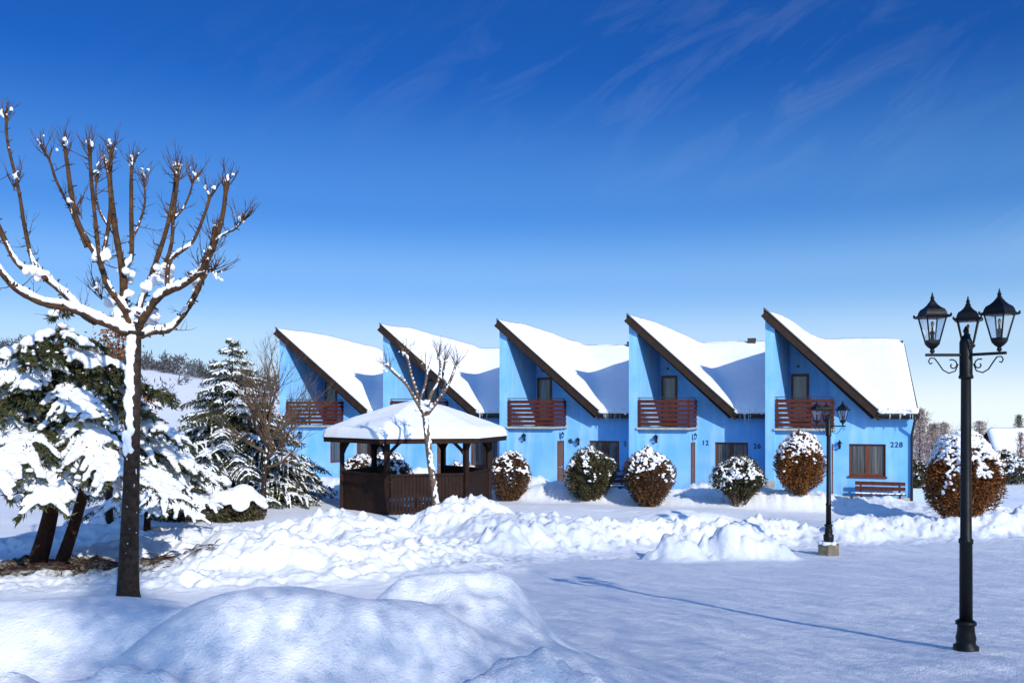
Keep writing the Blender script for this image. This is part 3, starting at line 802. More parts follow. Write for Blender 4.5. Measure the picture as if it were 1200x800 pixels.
    q = np.stack([a.ravel(),d.ravel(),c.ravel(),b.ravel()],1); n=nr*na
    e=idx[-1]; e2=np.roll(e,-1)
    np_mesh('roof_snow', np.concatenate([top,bot]), np.concatenate([q,q[:,::-1]+n,np.stack([e,e+n,e2+n,e2],1)]), M['snow'], roof, True)
    # table inside
    t = MB(); t.lathe([(.08,.1),(.08,.8),(.6,.8),(.6,.86)],12); t.build('table', M['gazebo'], g)
gazebo()

# ------------------------------------------------------------------ leaf clouds
def rvec(n, rng): 
    v = rng.normal(size=(n,3)); return v/np.linalg.norm(v,axis=1)[:,None]
def blades(pos, d, ln, wd, rng):
    """thin pointed quads (kite shape) at pos along d"""
    n = len(pos); s = np.cross(d, rvec(n,rng)); s /= np.linalg.norm(s,axis=1)[:,None]+1e-9
    ln = np.asarray(ln).reshape(-1,1)*np.ones((n,1)); wd = np.asarray(wd).reshape(-1,1)*np.ones((n,1))
    a = pos; b = pos+d*ln*.45+s*wd*.5; c = pos+d*ln; e = pos+d*ln*.45-s*wd*.5
    V = np.stack([a,b,c,e],1).reshape(-1,3); Fc = np.arange(4*n).reshape(n,4)
    return V,Fc

def round_shrub(px, Y, rx, h, label, m, n=11000, snow=.5, seed=0, ln=.10, wd=.035, patches=1.0, egg=1.0, zoff=0, capw=.75, name='round_shrub', cat='shrub', bottom=.12, stems=True):
    rng = np.random.default_rng(seed)
    X = at(px,Y); z0 = gz(X,Y)-.06+zoff
    t = thing(name, label, cat, (X,Y,z0), 0, 'round shrubs in front of the houses')
    rz = h/2; cz = h/2+bottom*.3
    dirs = rvec(n,rng)
    lump = 1+.30*fbm(dirs[:,0]*2.3+seed,dirs[:,1]*2.3+dirs[:,2]*2,seed,4)
    rad = (1-.62*rng.random(n)**1.5)*lump
    shape = np.array([rx,rx,rz])
    taper = 1-.22*egg*np.clip(dirs[:,2],0,1)**2 - .18*np.clip(-dirs[:,2],0,1)**1.5
    p = dirs*rad[:,None]*shape; p[:,0]*=taper; p[:,1]*=taper; p[:,2]+=cz
    d = dirs*.8+np.array([0,0,.55])+rvec(n,rng)*.75; d/=np.linalg.norm(d,axis=1)[:,None]
    V,Fc = blades(p,d,ln*(.6+.8*rng.random(n)),wd*(.6+.8*rng.random(n)),rng)
    np_mesh('foliage', V, Fc, m, t)
    if stems:
        s = MB()
        for k in range(26):
            a = rng.random()*6.28; e = rng.uniform(.35,1.2); q=[]
            tip = np.array([math.cos(a)*math.sin(e)*rx*.93, math.sin(a)*math.sin(e)*rx*.93, cz+math.cos(e)*rz*.7*rng.uniform(-.5,.9)])
            b0 = np.array([math.cos(a)*.10,math.sin(a)*.10,-.1])
            mid = b0*.4+tip*.6+np.array([math.cos(a),math.sin(a),-.6])*.10
            s.tube([b0,mid,tip],[.018,.011,.004],5)
        s.build('stems', M['twig'], t)
    # snow caught on top
    k = int(900*patches); dd = rvec(k*3,rng); dd = dd[dd[:,2]>-.55]
    msk = dd[:,2]*capw+(2.3-capw)*fbm(dd[:,0]*3.6+seed*5,dd[:,1]*3.6+dd[:,2]*2.8,seed+3,4)+.14*rng.normal(size=len(dd))
    thr = 1.12-1.25*snow
    sel = dd[msk>thr]
    lumps_ = 1+.30*fbm(sel[:,0]*2.3+seed,sel[:,1]*2.3+sel[:,2]*2,seed,4)
    tp = 1-.22*egg*np.clip(sel[:,2],0,1)**2 - .18*np.clip(-sel[:,2],0,1)**1.5
    c = sel*lumps_[:,None]*shape*1.0; c[:,0]*=tp; c[:,1]*=tp; c[:,2]+=cz+.015
    r = rng.uniform(.02,.055,len(c))*(rx/.7)**.5
    up = np.clip(sel[:,2],0,1)
    r3 = np.stack([r*(1+.3*up),r*(1+.3*up),r*(.75-.15*up)],1)
    if len(c): blob('snow', c, r3, .020, M['snow'], t, 1, .03, 18)
    return t

round_shrub(422,36.5,.75,1.6,'brown round shrub seen through the left bay of the gazebo', M['thuja_dark'], snow=.62, seed=1)
round_shrub(455,35.5,.82,1.75,'brown snow dusted shrub seen through the front of the gazebo, left of its entrance', M['thuja_dark'], snow=.55, seed=2)
round_shrub(541,35.0,.70,1.35,'low white shrub seen through the right bays of the gazebo', M['olive'], snow=.9, seed=3)
round_shrub(598,34.2,.80,1.85,'brown shrub next to the right post of the gazebo', M['thuja_dark'], snow=.55, seed=4)
round_shrub(692,33.2,.86,1.95,'dark loose shrub with scattered snow in front of the middle house window', M['olive'], snow=.60, seed=5, n=11000, patches=1.3, ln=.15, wd=.04)
round_shrub(760,32.0,.84,2.02,'dense brown egg shaped shrub with white snow cap left of door and number 12', M['thuja_dark'], snow=.60, seed=6, n=17000, capw=1.0)
round_shrub(866,31.2,.82,1.45,'low dark shrub thick with snow clumps below the window of house 26', M['olive'], snow=.72, seed=7, n=9000, ln=.16, wd=.04, patches=1.2, egg=1.4, bottom=.9)
round_shrub(937,31.0,.80,2.10,'orange brown egg shaped shrub under the right hand balcony', M['thuja'], snow=.50, seed=8, n=19000, capw=1.25)
round_shrub(1129,26.6,1.10,2.62,'largest orange brown egg shaped shrub right of the row, behind the front lamp post', M['thuja'], snow=.52, seed=9, n=32000, patches=2.6, egg=.6, capw=1.3)

# ------------------------------------------------------------------ bare trees
def grow(mb, p, d, L, r, depth, rng, up=.25, spread=.6, nseg=4, kids=3, ends=None, ratio=.62):
    pts=[Vector(p)]; d=Vector(d).normalized(); rs=[r]
    for k in range(nseg):
        d=(d+Vector((rng.gauss(0,.16),rng.gauss(0,.16),rng.gauss(0,.1)+up*.3))).normalized()
        pts.append(pts[-1]+d*(L/nseg)); rs.append(r*(1-.55*(k+1)/nseg))
    mb.tube(pts, rs, 6 if r>.02 else 4, cap=depth==0)
    if depth<=0:
        if ends is not None: ends.append((pts[-1],d)); 
        return
    for k in range(kids):
        j = min(nseg, 1+int((k+rng.random())*nseg/kids))
        q = pts[j]; a=rng.random()*6.283
        s = d.orthogonal().normalized(); s.rotate(Matrix.Rotation(a,3,d))
        nd = (d*(1-spread*.4)+s*spread+Vector((0,0,up))).normalized()
        grow(mb,q,nd,L*ratio*rng.uniform(.75,1.2),max(rs[j]*.7,.004),depth-1,rng,up,spread,max(2,nseg-1),kids,ends,ratio)
    grow(mb,pts[-1],d,L*ratio,rs[-1],depth-1,rng,up,spread,max(2,nseg-1),kids,ends,ratio)

def smooth_path(pts, n=5):
    out=[]; P=[Vector(p) for p in pts]; P=[P[0]*2-P[1]]+P+[P[-1]*2-P[-2]]
    for i in range(1,len(P)-2):
        for k in range(n):
            t=k/n; a,b,c,d=P[i-1],P[i],P[i+1],P[i+2]
            out.append(.5*((2*b)+(c-a)*t+(2*a-5*b+4*c-d)*t*t+(3*b-a-3*c+d)*t*t*t))
    out.append(P[-2]); return out

def pollard_front():
    Y=12.2; X=at(150,Y); rng=random.Random(3)
    z0=gz(X,Y)-.15
    t=thing('pollarded_tree','tall bare pollarded tree at the left front with snow along its limbs','tree',(X,Y,z0))
    def w(px,py,dy): 
        yy=Y+dy; return Vector((at(px,yy)-X, dy, CAM_Z-(py-481)/F*yy-z0))
    tr=MB()
    tp=smooth_path([w(150,712,0),w(151,650,0),w(154,560,.02),w(156,480,.03),w(158,410,.04),w(159,388,.04)],6)
    rr=[.155-.045*min(1,k/10)-.002*max(0,k-10) for k in range(len(tp))]; rr[0]=.19; rr[1]=.17; rr[-1]=.14; rr[-2]=.13
    tr.tube(tp,rr,14); trunk=tr.build('trunk',M['bark'],t,True)
    limbs=[ # pixel path, depth slope, radius start,end
     ([(157,392),(139,385),(86,362),(52,355),(22,340),(0,317),(-25,285),(-40,240),(-45,190)],-.9,.075,.03),
     ([(112,377),(98,368),(75,344),(49,323),(22,310),(0,269),(-12,235),(-18,190),(-20,160)],.55,.06,.026),
     ([(54,327),(44,315),(37,302),(28,261),(22,224),(9,167),(7,134)],1.0,.04,.02),
     ([(156,388),(146,362),(127,336),(116,306),(90,257),(79,194),(75,166)],-.7,.062,.022),
     ([(120,316),(116,299),(112,261),(107,212),(105,169)],-.15,.036,.022),
     ([(116,305),(122,293),(129,250),(128,215),(124,190)],.6,.036,.02),
     ([(158,388),(146,365),(144,321),(135,269),(129,212),(131,173)],.35,.07,.028),
     ([(145,325),(147,312),(154,300),(154,257),(154,205),(156,187)],.75,.046,.025),
     ([(158,388),(164,356),(172,338),(180,314),(195,269),(204,224),(206,199)],.95,.055,.025),
     ([(176,330),(192,312),(201,285),(203,255),(208,212),(207,198)],.2,.034,.022),
     ([(160,390),(167,374),(187,347),(217,332),(240,310),(259,261),(266,213)],-.6,.07,.03),
     ([(196,342),(199,306),(225,284),(240,250),(247,228)],.3,.035,.02),
     ([(101,290),(92,268),(80,240),(66,212),(58,188),(48,170)],-.2,.026,.014),
     ([(143,300),(137,280),(118,250),(112,225),(116,200)],.5,.026,.014),
     ([(152,285),(163,262),(170,235),(168,208)],.5,.024,.014),
     ([(216,332),(228,322),(244,318),(255,322)],-.2,.014,.007),
     ([(150,345),(142,352),(120,348),(112,335)],-.3,.014,.007),
     ([(250,285),(262,275),(276,268),(284,258)],-.3,.018,.01),
     ([(204,255),(214,245),(222,228),(228,205)],.3,.022,.012),
     ([(161,394),(180,388),(199,385),(221,359),(236,329),(245,298),(252,268)],.7,.065,.032),
    ]
    snowc=[];snowr=[]; tips=[]
    base_dy={0:0,1:-.1,2:.0,3:0,4:-.4,5:-.35,6:0,7:.12,8:0,9:.35,10:0,11:-.25,12:-.4,13:.5,14:.8,15:-.5,16:.3,17:-.45,18:.6,19:0}
    tw=MB()
    for li,(pp,ds,r0,r1) in enumerate(limbs):
        L=MB(); n=len(pp); path=[]
        for k,(x,y) in enumerate(pp):
            f=k/(n-1); path.append(w(x,y,.04+base_dy[li]+ds*f))
        sp=smooth_path(path,7); m=len(sp)
        rs=[.80*(r0+(r1-r0)*(k/(m-1)))*(1+.22*rng.random()) for k in range(m)]; rs[-1]*=1.5; rs[-2]*=1.3
        L.tube(sp,rs,9)
        # knuckles and short spurs along the limb
        for k in range(3,m-2):
            if rng.random()<.55:
                d=(sp[k+1]-sp[k-1]).normalized(); s=d.orthogonal().normalized(); s.rotate(Matrix.Rotation(rng.random()*6.28,3,d))
                L.tube([sp[k],sp[k]+s*(rs[k]+.02+.05*rng.random())+Vector((0,0,.02))],[rs[k]*.45,rs[k]*.2],5)
            if rng.random()<.10:
                d=(sp[k+1]-sp[k-1]).normalized(); s=d.orthogonal().normalized(); s.rotate(Matrix.Rotation(rng.random()*6.28,3,d))
                grow(tw,sp[k],s+Vector((0,0,.3)),.28*rng.uniform(.5,1.3),.008,1,rng,.3,.7,3,2)
        limb=L.build('limb',M['limb'],trunk,True)
        if tw.v: tw.build('spurs',M['limb'],limb)
        tw=MB()
        # snow lying on the upper side where the limb is shallow
        for k in range(1,m-1):
            d=(sp[k+1]-sp[k-1]).normalized(); flat=1-abs(d.z)
            frac=k/m
            if flat>.12 or frac<.35:
                amt=min(1,flat*1.8+.25)*(1.15-.5*frac)
                if rng.random()<.92:
                    for e in range(3):
                        q=sp[k].lerp(sp[k+1],e/3); r=rs[k]*rng.uniform(.85,1.15)*amt+.012
                        side=Vector((.25,-.35,0))*rs[k]*(1-flat)
                        snowc.append(q+Vector((0,0,rs[k]*.75))+side); snowr.append((r,r,r*.85))
            elif rng.random()<.42:
                s=Vector((.5,-.7,.2)); snowc.append(sp[k]+s*rs[k]*.85); rq=rs[k]*rng.uniform(.25,.5); snowr.append((rq,rq,rq*1.6))
        tips.append((sp[-1],(sp[-1]-sp[-3]).normalized(),rs[-1],limb))
        if n>6: 
            k=int(m*.72); tips.append((sp[k],((sp[k+1]-sp[k]).normalized()+Vector((rng.uniform(-.8,.8),rng.uniform(-.8,.8),0))).normalized(),.02,limb))
    # pollard heads: fists of thin shoots
    for (p,d,r,limb) in tips:
        tw=MB()
        for k in range(12):
            a=rng.random()*6.28; s=Vector((math.cos(a),math.sin(a),0))
            nd=(d*.7+s*rng.uniform(.2,1.0)+Vector((0,0,.45))).normalized()
            back=p-d*rng.uniform(0,.22)
            grow(tw,back,nd,rng.uniform(.10,.30),.0095,1,rng,.35,.45,3,2,None,.55)
        for k in range(7):
            q=p+Vector((rng.gauss(0,.035),rng.gauss(0,.045),.03+rng.gauss(0,.05))); rq=rng.uniform(.016,.036)
            snowc.append(q); snowr.append((rq,rq,rq*rng.uniform(.8,1.6)))
        tw.build('shoots',M['limb'],limb)
    # fork filled with snow
    f=sp[0]
    for k in range(26):
        q=w(158,388,.04)+Vector((rng.gauss(0,.16),rng.gauss(0,.10),.10+abs(rng.gauss(0,.12)))); snowc.append(q); snowr.append((.085,.085,.075))
    for (px,py,dy) in ((176,332,.25),(200,318,.0),(195,330,.1),(148,318,.2),(47,322,.1),(52,325,.2),(122,300,-.3),(228,330,.5)):
        for k in range(6):
            q=w(px,py,dy)+Vector((rng.gauss(0,.05),rng.gauss(0,.05),rng.gauss(0,.06))); snowc.append(q); snowr.append((.06,.06,.07))
    # wind plastered strip on the trunk
    for k in range(150):
        f=rng.random(); i=int(len(tp)*(.47+.46*f)); i=min(i,len(tp)-2); q=tp[i].lerp(tp[i+1],rng.random()); a=R(-112+rng.uniform(-40,40)); rad=rr[i]
        snowc.append(q+Vector((math.cos(a)*rad,math.sin(a)*rad,0))); rq=rng.uniform(.03,.055); snowr.append((rq,rq*.8,rq*1.5))
    for k in range(26):
        i=rng.randrange(int(len(tp)*.2),int(len(tp)*.5)); q=tp[i].lerp(tp[i+1],rng.random()); a=R(-80+rng.uniform(-50,70)); rad=rr[i]
        snowc.append(q+Vector((math.cos(a)*rad,math.sin(a)*rad,0))); rq=rng.uniform(.01,.022); snowr.append((rq,rq,rq*1.4))
    blob('snow',[tuple(c) for c in snowc],snowr,.022,M['snow'],t,2,.02,20)
pollard_front()

def pollard_small():
    Y=24.2; X=at(511,Y); rng=random.Random(8); z0=gz(X,Y)-.2
    t=thing('pollarded_tree','small pale pollarded tree standing in the snow heap before the gazebo','tree',(X,Y,z0))
    def w(px,py,dy):
        yy=Y+dy; return Vector((at(px,yy)-X,dy,CAM_Z-(py-481)/F*yy-z0))
    tr=MB(); tp=smooth_path([w(511,604,0),w(509,575,0),w(504,540,0),w(500,505,0),w(498,486,0)],5); m=len(tp)
    rr=[.10-.025*k/m for k in range(m)]; rr[-1]=.11; tr.tube(tp,rr,12); trunk=tr.build('trunk',M['paletwig'],t,True)
    sc=[];sr=[];tw=MB()
    limbs=[([(498,487),(488,470),(476,450),(462,437),(453,428)],-.4),([(497,486),(490,465),(482,440),(478,422),(473,413)],.3),([(498,486),(492,470),(497,455),(500,440),(499,432)],-.2),
           ([(499,486),(505,462),(512,450),(516,430),(514,415)],.3),([(499,487),(512,470),(523,455),(530,440),(535,425)],-.3),([(500,486),(515,466),(522,450),(519,440),(522,420)],.5)]
    for pp,ds in limbs:
        L=MB(); n=len(pp); sp=smooth_path([w(x,y,ds*k/(n-1)) for k,(x,y) in enumerate(pp)],5); q=len(sp)
        rs=[.055-.027*k/q for k in range(q)]; rs[-1]=.05; L.tube(sp,rs,8); limb=L.build('limb',M['paletwig'],trunk,True); tw=MB()
        for k in range(1,q-1):
            if rng.random()<.75: sc.append(sp[k]+Vector((.02,-.03,.035))); r=rng.uniform(.025,.045); sr.append((r,r,r))
        p=sp[-1]; d=(sp[-1]-sp[-3]).normalized()
        for k in range(13):
            a=rng.random()*6.28; nd=(d*.6+Vector((math.cos(a),math.sin(a),0))*rng.uniform(.2,.9)+Vector((0,0,.3))).normalized()
            grow(tw,p-d*rng.uniform(0,.15),nd,rng.uniform(.2,.45),.010,1,rng,.3,.4,3,2,None,.5)
        tw.build('shoots',M['twig'],limb)
        for k in range(6): sc.append(p+Vector((rng.gauss(0,.06),rng.gauss(0,.06),rng.gauss(0,.08)))); r=rng.uniform(.03,.055); sr.append((r,r,r))
    for k in range(20): sc.append(w(499,480,0)+Vector((rng.gauss(0,.12),rng.gauss(0,.1),abs(rng.gauss(0,.1))))); sr.append((.07,.07,.06))
    for k in range(90):
        i=rng.randrange(0,m-1); q=tp[i].lerp(tp[i+1],rng.random()); a=R(-60+rng.uniform(-50,50)); r=rng.uniform(.02,.04)
        sc.append(q+Vector((math.cos(a)*rr[i],math.sin(a)*rr[i],0))); sr.append((r,r,r*1.8))
    blob('snow',[tuple(c) for c in sc],sr,.022,M['snow'],t,2,.015,20)
pollard_small()

def bare_tree():
    Y=28.5; X=at(310,Y); rng=random.Random(21); z0=gz(X,Y)-.1
    t=thing('bare_tree','slim twiggy bare tree in front of the farthest left blue house','tree',(X,Y,z0))
    tr=MB(); path=smooth_path([(0,0,-.1),(-.03,0,.9),(.05,0,1.8),(.10,0,2.45)],5); m=len(path)
    tr.tube(path,[.10-.04*k/m for k in range(m)],10); trunk=tr.build('trunk',M['bark'],t,True)
    b=MB(); ends=[]
    top=path[-1]
    for k,(dx,dy,dz,L,zz) in enumerate(((-.75,.1,.9,1.7,0),(-.35,-.4,1.1,1.9,0),(.05,.3,1.2,2.0,0),(.4,-.2,1.1,1.9,-.1),(.8,.2,.8,1.7,-.2),(.3,.6,1,1.7,-.2),(-.5,-.7,.8,1.5,-.3),(.9,-.4,.35,1.3,-.6),(.7,-.1,.15,1.1,-.9),(-.8,.2,.5,1.2,-.5),(-.2,.2,1,1.9,-.2),(.6,.5,.6,1.5,-.4))):
        grow(b,top+Vector((0,0,zz)),(dx,dy,dz),L*.86,.052,3,rng,.2,.5,4,4,ends,.58)
    b.build('crown',M['twig'],trunk)
    sc=[];sr=[]
    for (p,d) in ends:
        if rng.random()<.0: r=rng.uniform(.018,.032); sc.append(p); sr.append((r,r,r))
    for k in range(60):
        i=rng.randrange(0,m-1); q=path[i].lerp(path[i+1],rng.random()); a=rng.uniform(-2.6,-.9); sc.append(q+Vector((math.cos(a)*.06,math.sin(a)*.06,0))); r=rng.uniform(.015,.035); sr.append((r,r,r*2))
    blob('snow',[tuple(c) for c in sc],sr,.022,M['snow'],t,1)
bare_tree()

# ------------------------------------------------------------------ conifers
def spruce(name,label,X,Y,H,zb,Rb,levels,nb,seed,snow_r,twig_step,droop,voxel,trunks,needle=.075,nd_dens=1.0,cx=0,cy=0,shape=1.0,snow_p=.9,group='snow laden conifers',rise=0,skip=.14):
    rng=random.Random(seed); nr=np.random.default_rng(seed); z0=gz(X,Y)-.1
    t=thing(name,label,'tree',(X,Y,z0),0,group)
    for (a,b,r0,r1) in trunks:
        m=MB(); pth=smooth_path([a,tuple((Vector(a)*.6+Vector(b)*.4)+Vector((.04,0,0))),b],6); n=len(pth)
        m.tube(pth,[r0+(r1-r0)*k/(n-1) for k in range(n)],12); m.build('trunk',M['redbark'],t,True)
    wood=MB(); sc=[];sr=[]; npos=[];ndir=[]
    for lv in range(levels):
        f=lv/(levels-1); z=zb+(H-zb)*f; Lr=Rb*(1-f**shape)*1.0+.18
        k_n=max(4,int(nb*(1-.5*f)))
        for k in range(k_n):
            a=2*math.pi*(k+rng.random()*.6)/k_n+lv*1.1; L=Lr*rng.uniform(.78,1.12)
            d0=Vector((math.cos(a),math.sin(a),0)); side=Vector((-d0.y,d0.x,0))
            org=Vector((cx,cy,z+rng.uniform(-.12,.12)))
            n=9; sp=[]
            for s in range(n+1):
                u=s/n; sp.append(org+d0*(L*u)+Vector((0,0,rise*L*u-droop*L*u*u)))
            wood.tube(sp,[.03*(L/Rb+.3)*(1-.75*s/n) for s in range(n+1)],5)
            # side twigs
            nt=max(3,int(L/twig_step))
            twigs=[(sp,L)]
            for q in range(nt):
                u=.18+.80*(q+.5)/nt; i=int(u*n); p=sp[i].lerp(sp[min(i+1,n)],u*n-i)
                for sg in (-1,1):
                    Lt=L*.42*(1-u*.62)*rng.uniform(.75,1.2)
                    if rng.random()<skip: continue
                    dd=(d0*rng.uniform(.45,1.0)+side*sg*rng.uniform(.5,1.0)+Vector((0,0,rng.uniform(-.15,.2)))).normalized(); tp=[]
                    for s in range(5):
                        v=s/4; tp.append(p+dd*(Lt*v)+Vector((0,0,-.42*Lt*v*v-droop*.25*Lt*v)))
                    wood.tube(tp,[.010,.008,.007,.006,.004],4,False); twigs.append((tp,Lt))
            heavy=rng.random()<snow_p
            for ti,(tp,Lt) in enumerate(twigs):
                m=len(tp)-1; cnt=max(3,int(Lt/.02*nd_dens))
                for c in range(cnt):
                    v=nr.random(); 
                    i=min(int(v*m),m-1); p=tp[i].lerp(tp[i+1],v*m-i); d=(tp[i+1]-tp[i]).normalized()
                    for _ in range(2):
                        npos.append(p[:]); rv=nr.normal(size=3); ndir.append((d.x*.9+rv[0]*.55,d.y*.9+rv[1]*.55,d.z*.9+rv[2]*.55-.25))
                if heavy and snow_r>0:
                    stp=snow_r*.8; cnt=max(2,int(Lt/stp))
                    for c in range(cnt+1):
                        v=c/cnt
                        if ti==0 and v<.2: continue
                        if rng.random()<.06: continue
                        i=min(int(v*m),m-1); p=tp[i].lerp(tp[i+1],v*m-i)
                        r=snow_r*rng.uniform(.75,1.2)*(1.12-.45*v if ti else 1.15-.25*v)
                        sc.append((p.x,p.y,p.z+r*.55)); sr.append((r*1.08,r*1.08,r*.78))
                elif snow_r>0 and rng.random()<.35:
                    p=tp[len(tp)//2]; r=snow_r*.6; sc.append((p.x,p.y,p.z+r*.5)); sr.append((r,r,r*.7))
    wood.build('branches',M['twig'],t)
    npos=np.array(npos); ndir=np.array(ndir); ndir/=np.linalg.norm(ndir,axis=1)[:,None]
    V,Fc=blades(npos,ndir,needle*(.7+.6*nr.random(len(npos))),needle*.26,nr)
    np_mesh('needles',V,Fc,M['needle'],t)
    if sc: blob('snow',sc,sr,voxel,M['snow'],t,2,.02,9)
    print(label, len(npos), len(sc))
    return t

SX,SY=at(42,16.1),16.1
spruce('spruce_tree','broad spruce with two red brown trunks and drooping snow pads at the left',SX,SY,4.5,2.1,2.55,8,10,4,.086,.215,.30,.030,
       [((0,0,-.1),(.45,.1,2.1),.17,.10),((.40,.05,-.1),(1.15,0,2.4),.12,.07),((.45,.1,2.1),(.35,.2,4.2),.12,.02)],cx=.35,cy=.15,shape=1.7,snow_p=.84,needle=.13,nd_dens=1.6,skip=.04)
spruce('spruce_tree','pointed spruce lightly dusted with snow behind the low snowy shrub',at(272,31.5),31.5,5.75,.6,3.0,16,12,9,.046,.20,.20,.030,
       [((0,0,-.1),(0,0,5.7),.12,.01)],needle=.14,nd_dens=.7,shape=1.25,snow_p=.93,rise=.1)
spruce('spruce_tree','smaller snowy spruce between the broad spruce and the pointed one',at(172,23.5),23.5,3.7,.95,1.6,9,9,14,.075,.2,.3,.035,
       [((0,0,-.1),(0,0,3.4),.10,.01)],needle=.10,nd_dens=.6,shape=1.2,snow_p=.85)

# brown leaved tree behind the broad spruce
def brown_tree():
    Y=22.0; X=at(128,Y); rng=random.Random(5); nr=np.random.default_rng(5); z0=gz(X,Y)
    t=thing('beech_tree','small tree with dry brown leaves showing behind the front pollarded trunk','tree',(X,Y,z0))
    tr=MB(); tr.tube([(0,0,-.2),(0,0,2),(.1,0,3.6)],[.1,.07,.03],8); tk=tr.build('trunk',M['bark'],t,True)
    b=MB(); ends=[]
    for k in range(9):
        a=k*.7; grow(b,(0,0,2+.2*k),(math.cos(a)*.7,math.sin(a)*.7,1.0),.8,.03,2,rng,.3,.5,4,3,ends)
    b.build('branches',M['twig'],t)
    pos=[];
    for (p,d) in ends:
        for q in range(22): pos.append((p.x+nr.normal(0,.14),p.y+nr.normal(0,.14),p.z+nr.normal(0,.14)))
    pos=np.array(pos); d=rvec(len(pos),nr); d[:,2]-=.4; d/=np.linalg.norm(d,axis=1)[:,None]
    V,Fc=blades(pos,d,.09,.055,nr); np_mesh('crown',V,Fc,M['brownleaf'],t)
    sc=[(p.x,p.y,p.z) for (p,_) in ends if rng.random()<.3]; blob('snow',sc,[rng.uniform(.03,.07) for _ in sc],.03,M['snow'],t,1)
brown_tree()

# low shrub bent under a thick quilt of snow
def low_shrub(px,Y,rx,ry,h,label,seed):
    rng=random.Random(seed); nr=np.random.default_rng(seed); X=at(px,Y); z0=gz(X,Y)-.1
    t=thing('low_shrub',label,'shrub',(X,Y,z0),0,'shrubs buried in snow')
    b=MB()
    for k in range(34):
        a=rng.random()*6.28; r=rng.uniform(.3,1)
        grow(b,(rng.gauss(0,.3*rx),rng.gauss(0,.2*ry),-.05),(math.cos(a)*rx*.6,math.sin(a)*ry*.6,.5),.9*h*rng.uniform(.6,1),.014,1,rng,-.1,.6,4,3)
    b.build('stems',M['twig'],t)
    n=5200; d=rvec(n,nr); d[:,2]=np.abs(d[:,2])*.9; rad=nr.random(n)**.5*.92
    p=d*rad[:,None]*np.array([rx,ry,h*.9]); p[:,2]+=.05
    V,Fc=blades(p,rvec(n,nr),.13,.05,nr); np_mesh('foliage',V,Fc,M['olive'],t)
    sc=[];sr=[]
    for k in range(560):
        a=rng.random()*6.28; q=math.sqrt(rng.random())*.93; x=math.cos(a)*q; y=math.sin(a)*q
        z=h*(.42+.58*math.sqrt(max(0,1-q*q)))*(.94+.16*math.sin(x*5+seed)*math.cos(y*4))
        if q>.72 and math.sin(a*7+seed)+.6*math.sin(a*13)>.35: continue
        r=rng.uniform(.11,.18)*(1-.3*q); sc.append((x*rx,y*ry,z)); sr.append((r*1.15,r*1.15,r*.85))
    blob('snow',sc,sr,.04,M['snow'],t,4,.05,4)
low_shrub(222,26.8,1.25,.9,1.62,'low shrub under a thick white quilt of snow left of the slim bare tree',3)
low_shrub(274,26.6,1.0,.8,.98,'lowest flat shrub under snow at the foot of the slim bare tree',6)

# fallen twigs on the bare earth
def litter():
    b=MB(); rng=random.Random(12)
    for k in range(260):
        x=-7.2+rng.gauss(.3,1.1); y=15.5+rng.gauss(0,.42); z=gz(x,y)+.015; a=rng.random()*6.28; L=rng.uniform(.1,.5)
        b.tube([(x,y,z),(x+math.cos(a)*L*.5,y+math.sin(a)*L*.5,z+.05*rng.random()),(x+math.cos(a)*L,y+math.sin(a)*L,z+.02)],[.010,.008,.003],4)
    o=b.build('fallen_twigs',M['redbark']); o['kind']='stuff'; o['label']='fallen brown twigs on the bare earth below the spruce'
litter()

# ------------------------------------------------------------------ far right: chalet, trees, shrubs
def chalet():
    Y=88; X=at(1204,Y); z=gz(X,Y)-.3
    h=thing('wooden_chalet','dark low wooden chalet with a white snowy roof at the far right edge','house',(X,Y,z),R(-6))
    w=MB(); w.box(-3.0,6,0,6,-1,2.2); w.build('wall',M['gazebo'],h)
    r=MB()
    r.plan([(-3.4,-.7),(6.4,-.7),(6.4,3),(-2.6,3)],lambda x,y:2.0+.62*(y+.7)-.12,lambda x,y:2.0+.62*(y+.7))
    r.plan([(-2.6,3.005),(6.4,3.005),(6.4,6.7),(-3.4,6.7)],lambda x,y:2.0+.62*(6.7-y)-.12,lambda x,y:2.0+.62*(6.7-y))
    r.plan([(-3.0,.0),(-2.9,.0),(-2.4,3.0),(-2.9,6.0),(-3.0,6.0)],2.19,lambda x,y:1.95+.62*(min(y,6-y)+.7)-.1)
    rf=r.build('roof',M['fascia'],h)
    def fn(u,v):
        x=-3.36+.78*v+u*(6.4+3.36-.78*v); y=-.8+3.85*v; b=2.0+.62*(y+.7)
        T=.42*(1-np.exp(-np.minimum(u*9+.05,v*4)/.2))+.06*fbm(x*.5,y*.5,6,3)
        return np.stack([x,y,b+T+.02],1),np.stack([x,y,b+.005],1)
    V,Fs=grid_patch(fn,40,24); np_mesh('roof_snow',V,Fs,M['snow'],rf,True)
    for x in (-1.2,1.6):
        f=MB(); f.box(x,x+1.1,-.04,-.002,.9,1.8); wn=f.build('window',M['frame'],h); p=MB(); p.box(x+.1,x+1.0,-.055,-.041,1.0,1.7); p.build('pane',M['curtain_dark'],wn)
chalet()
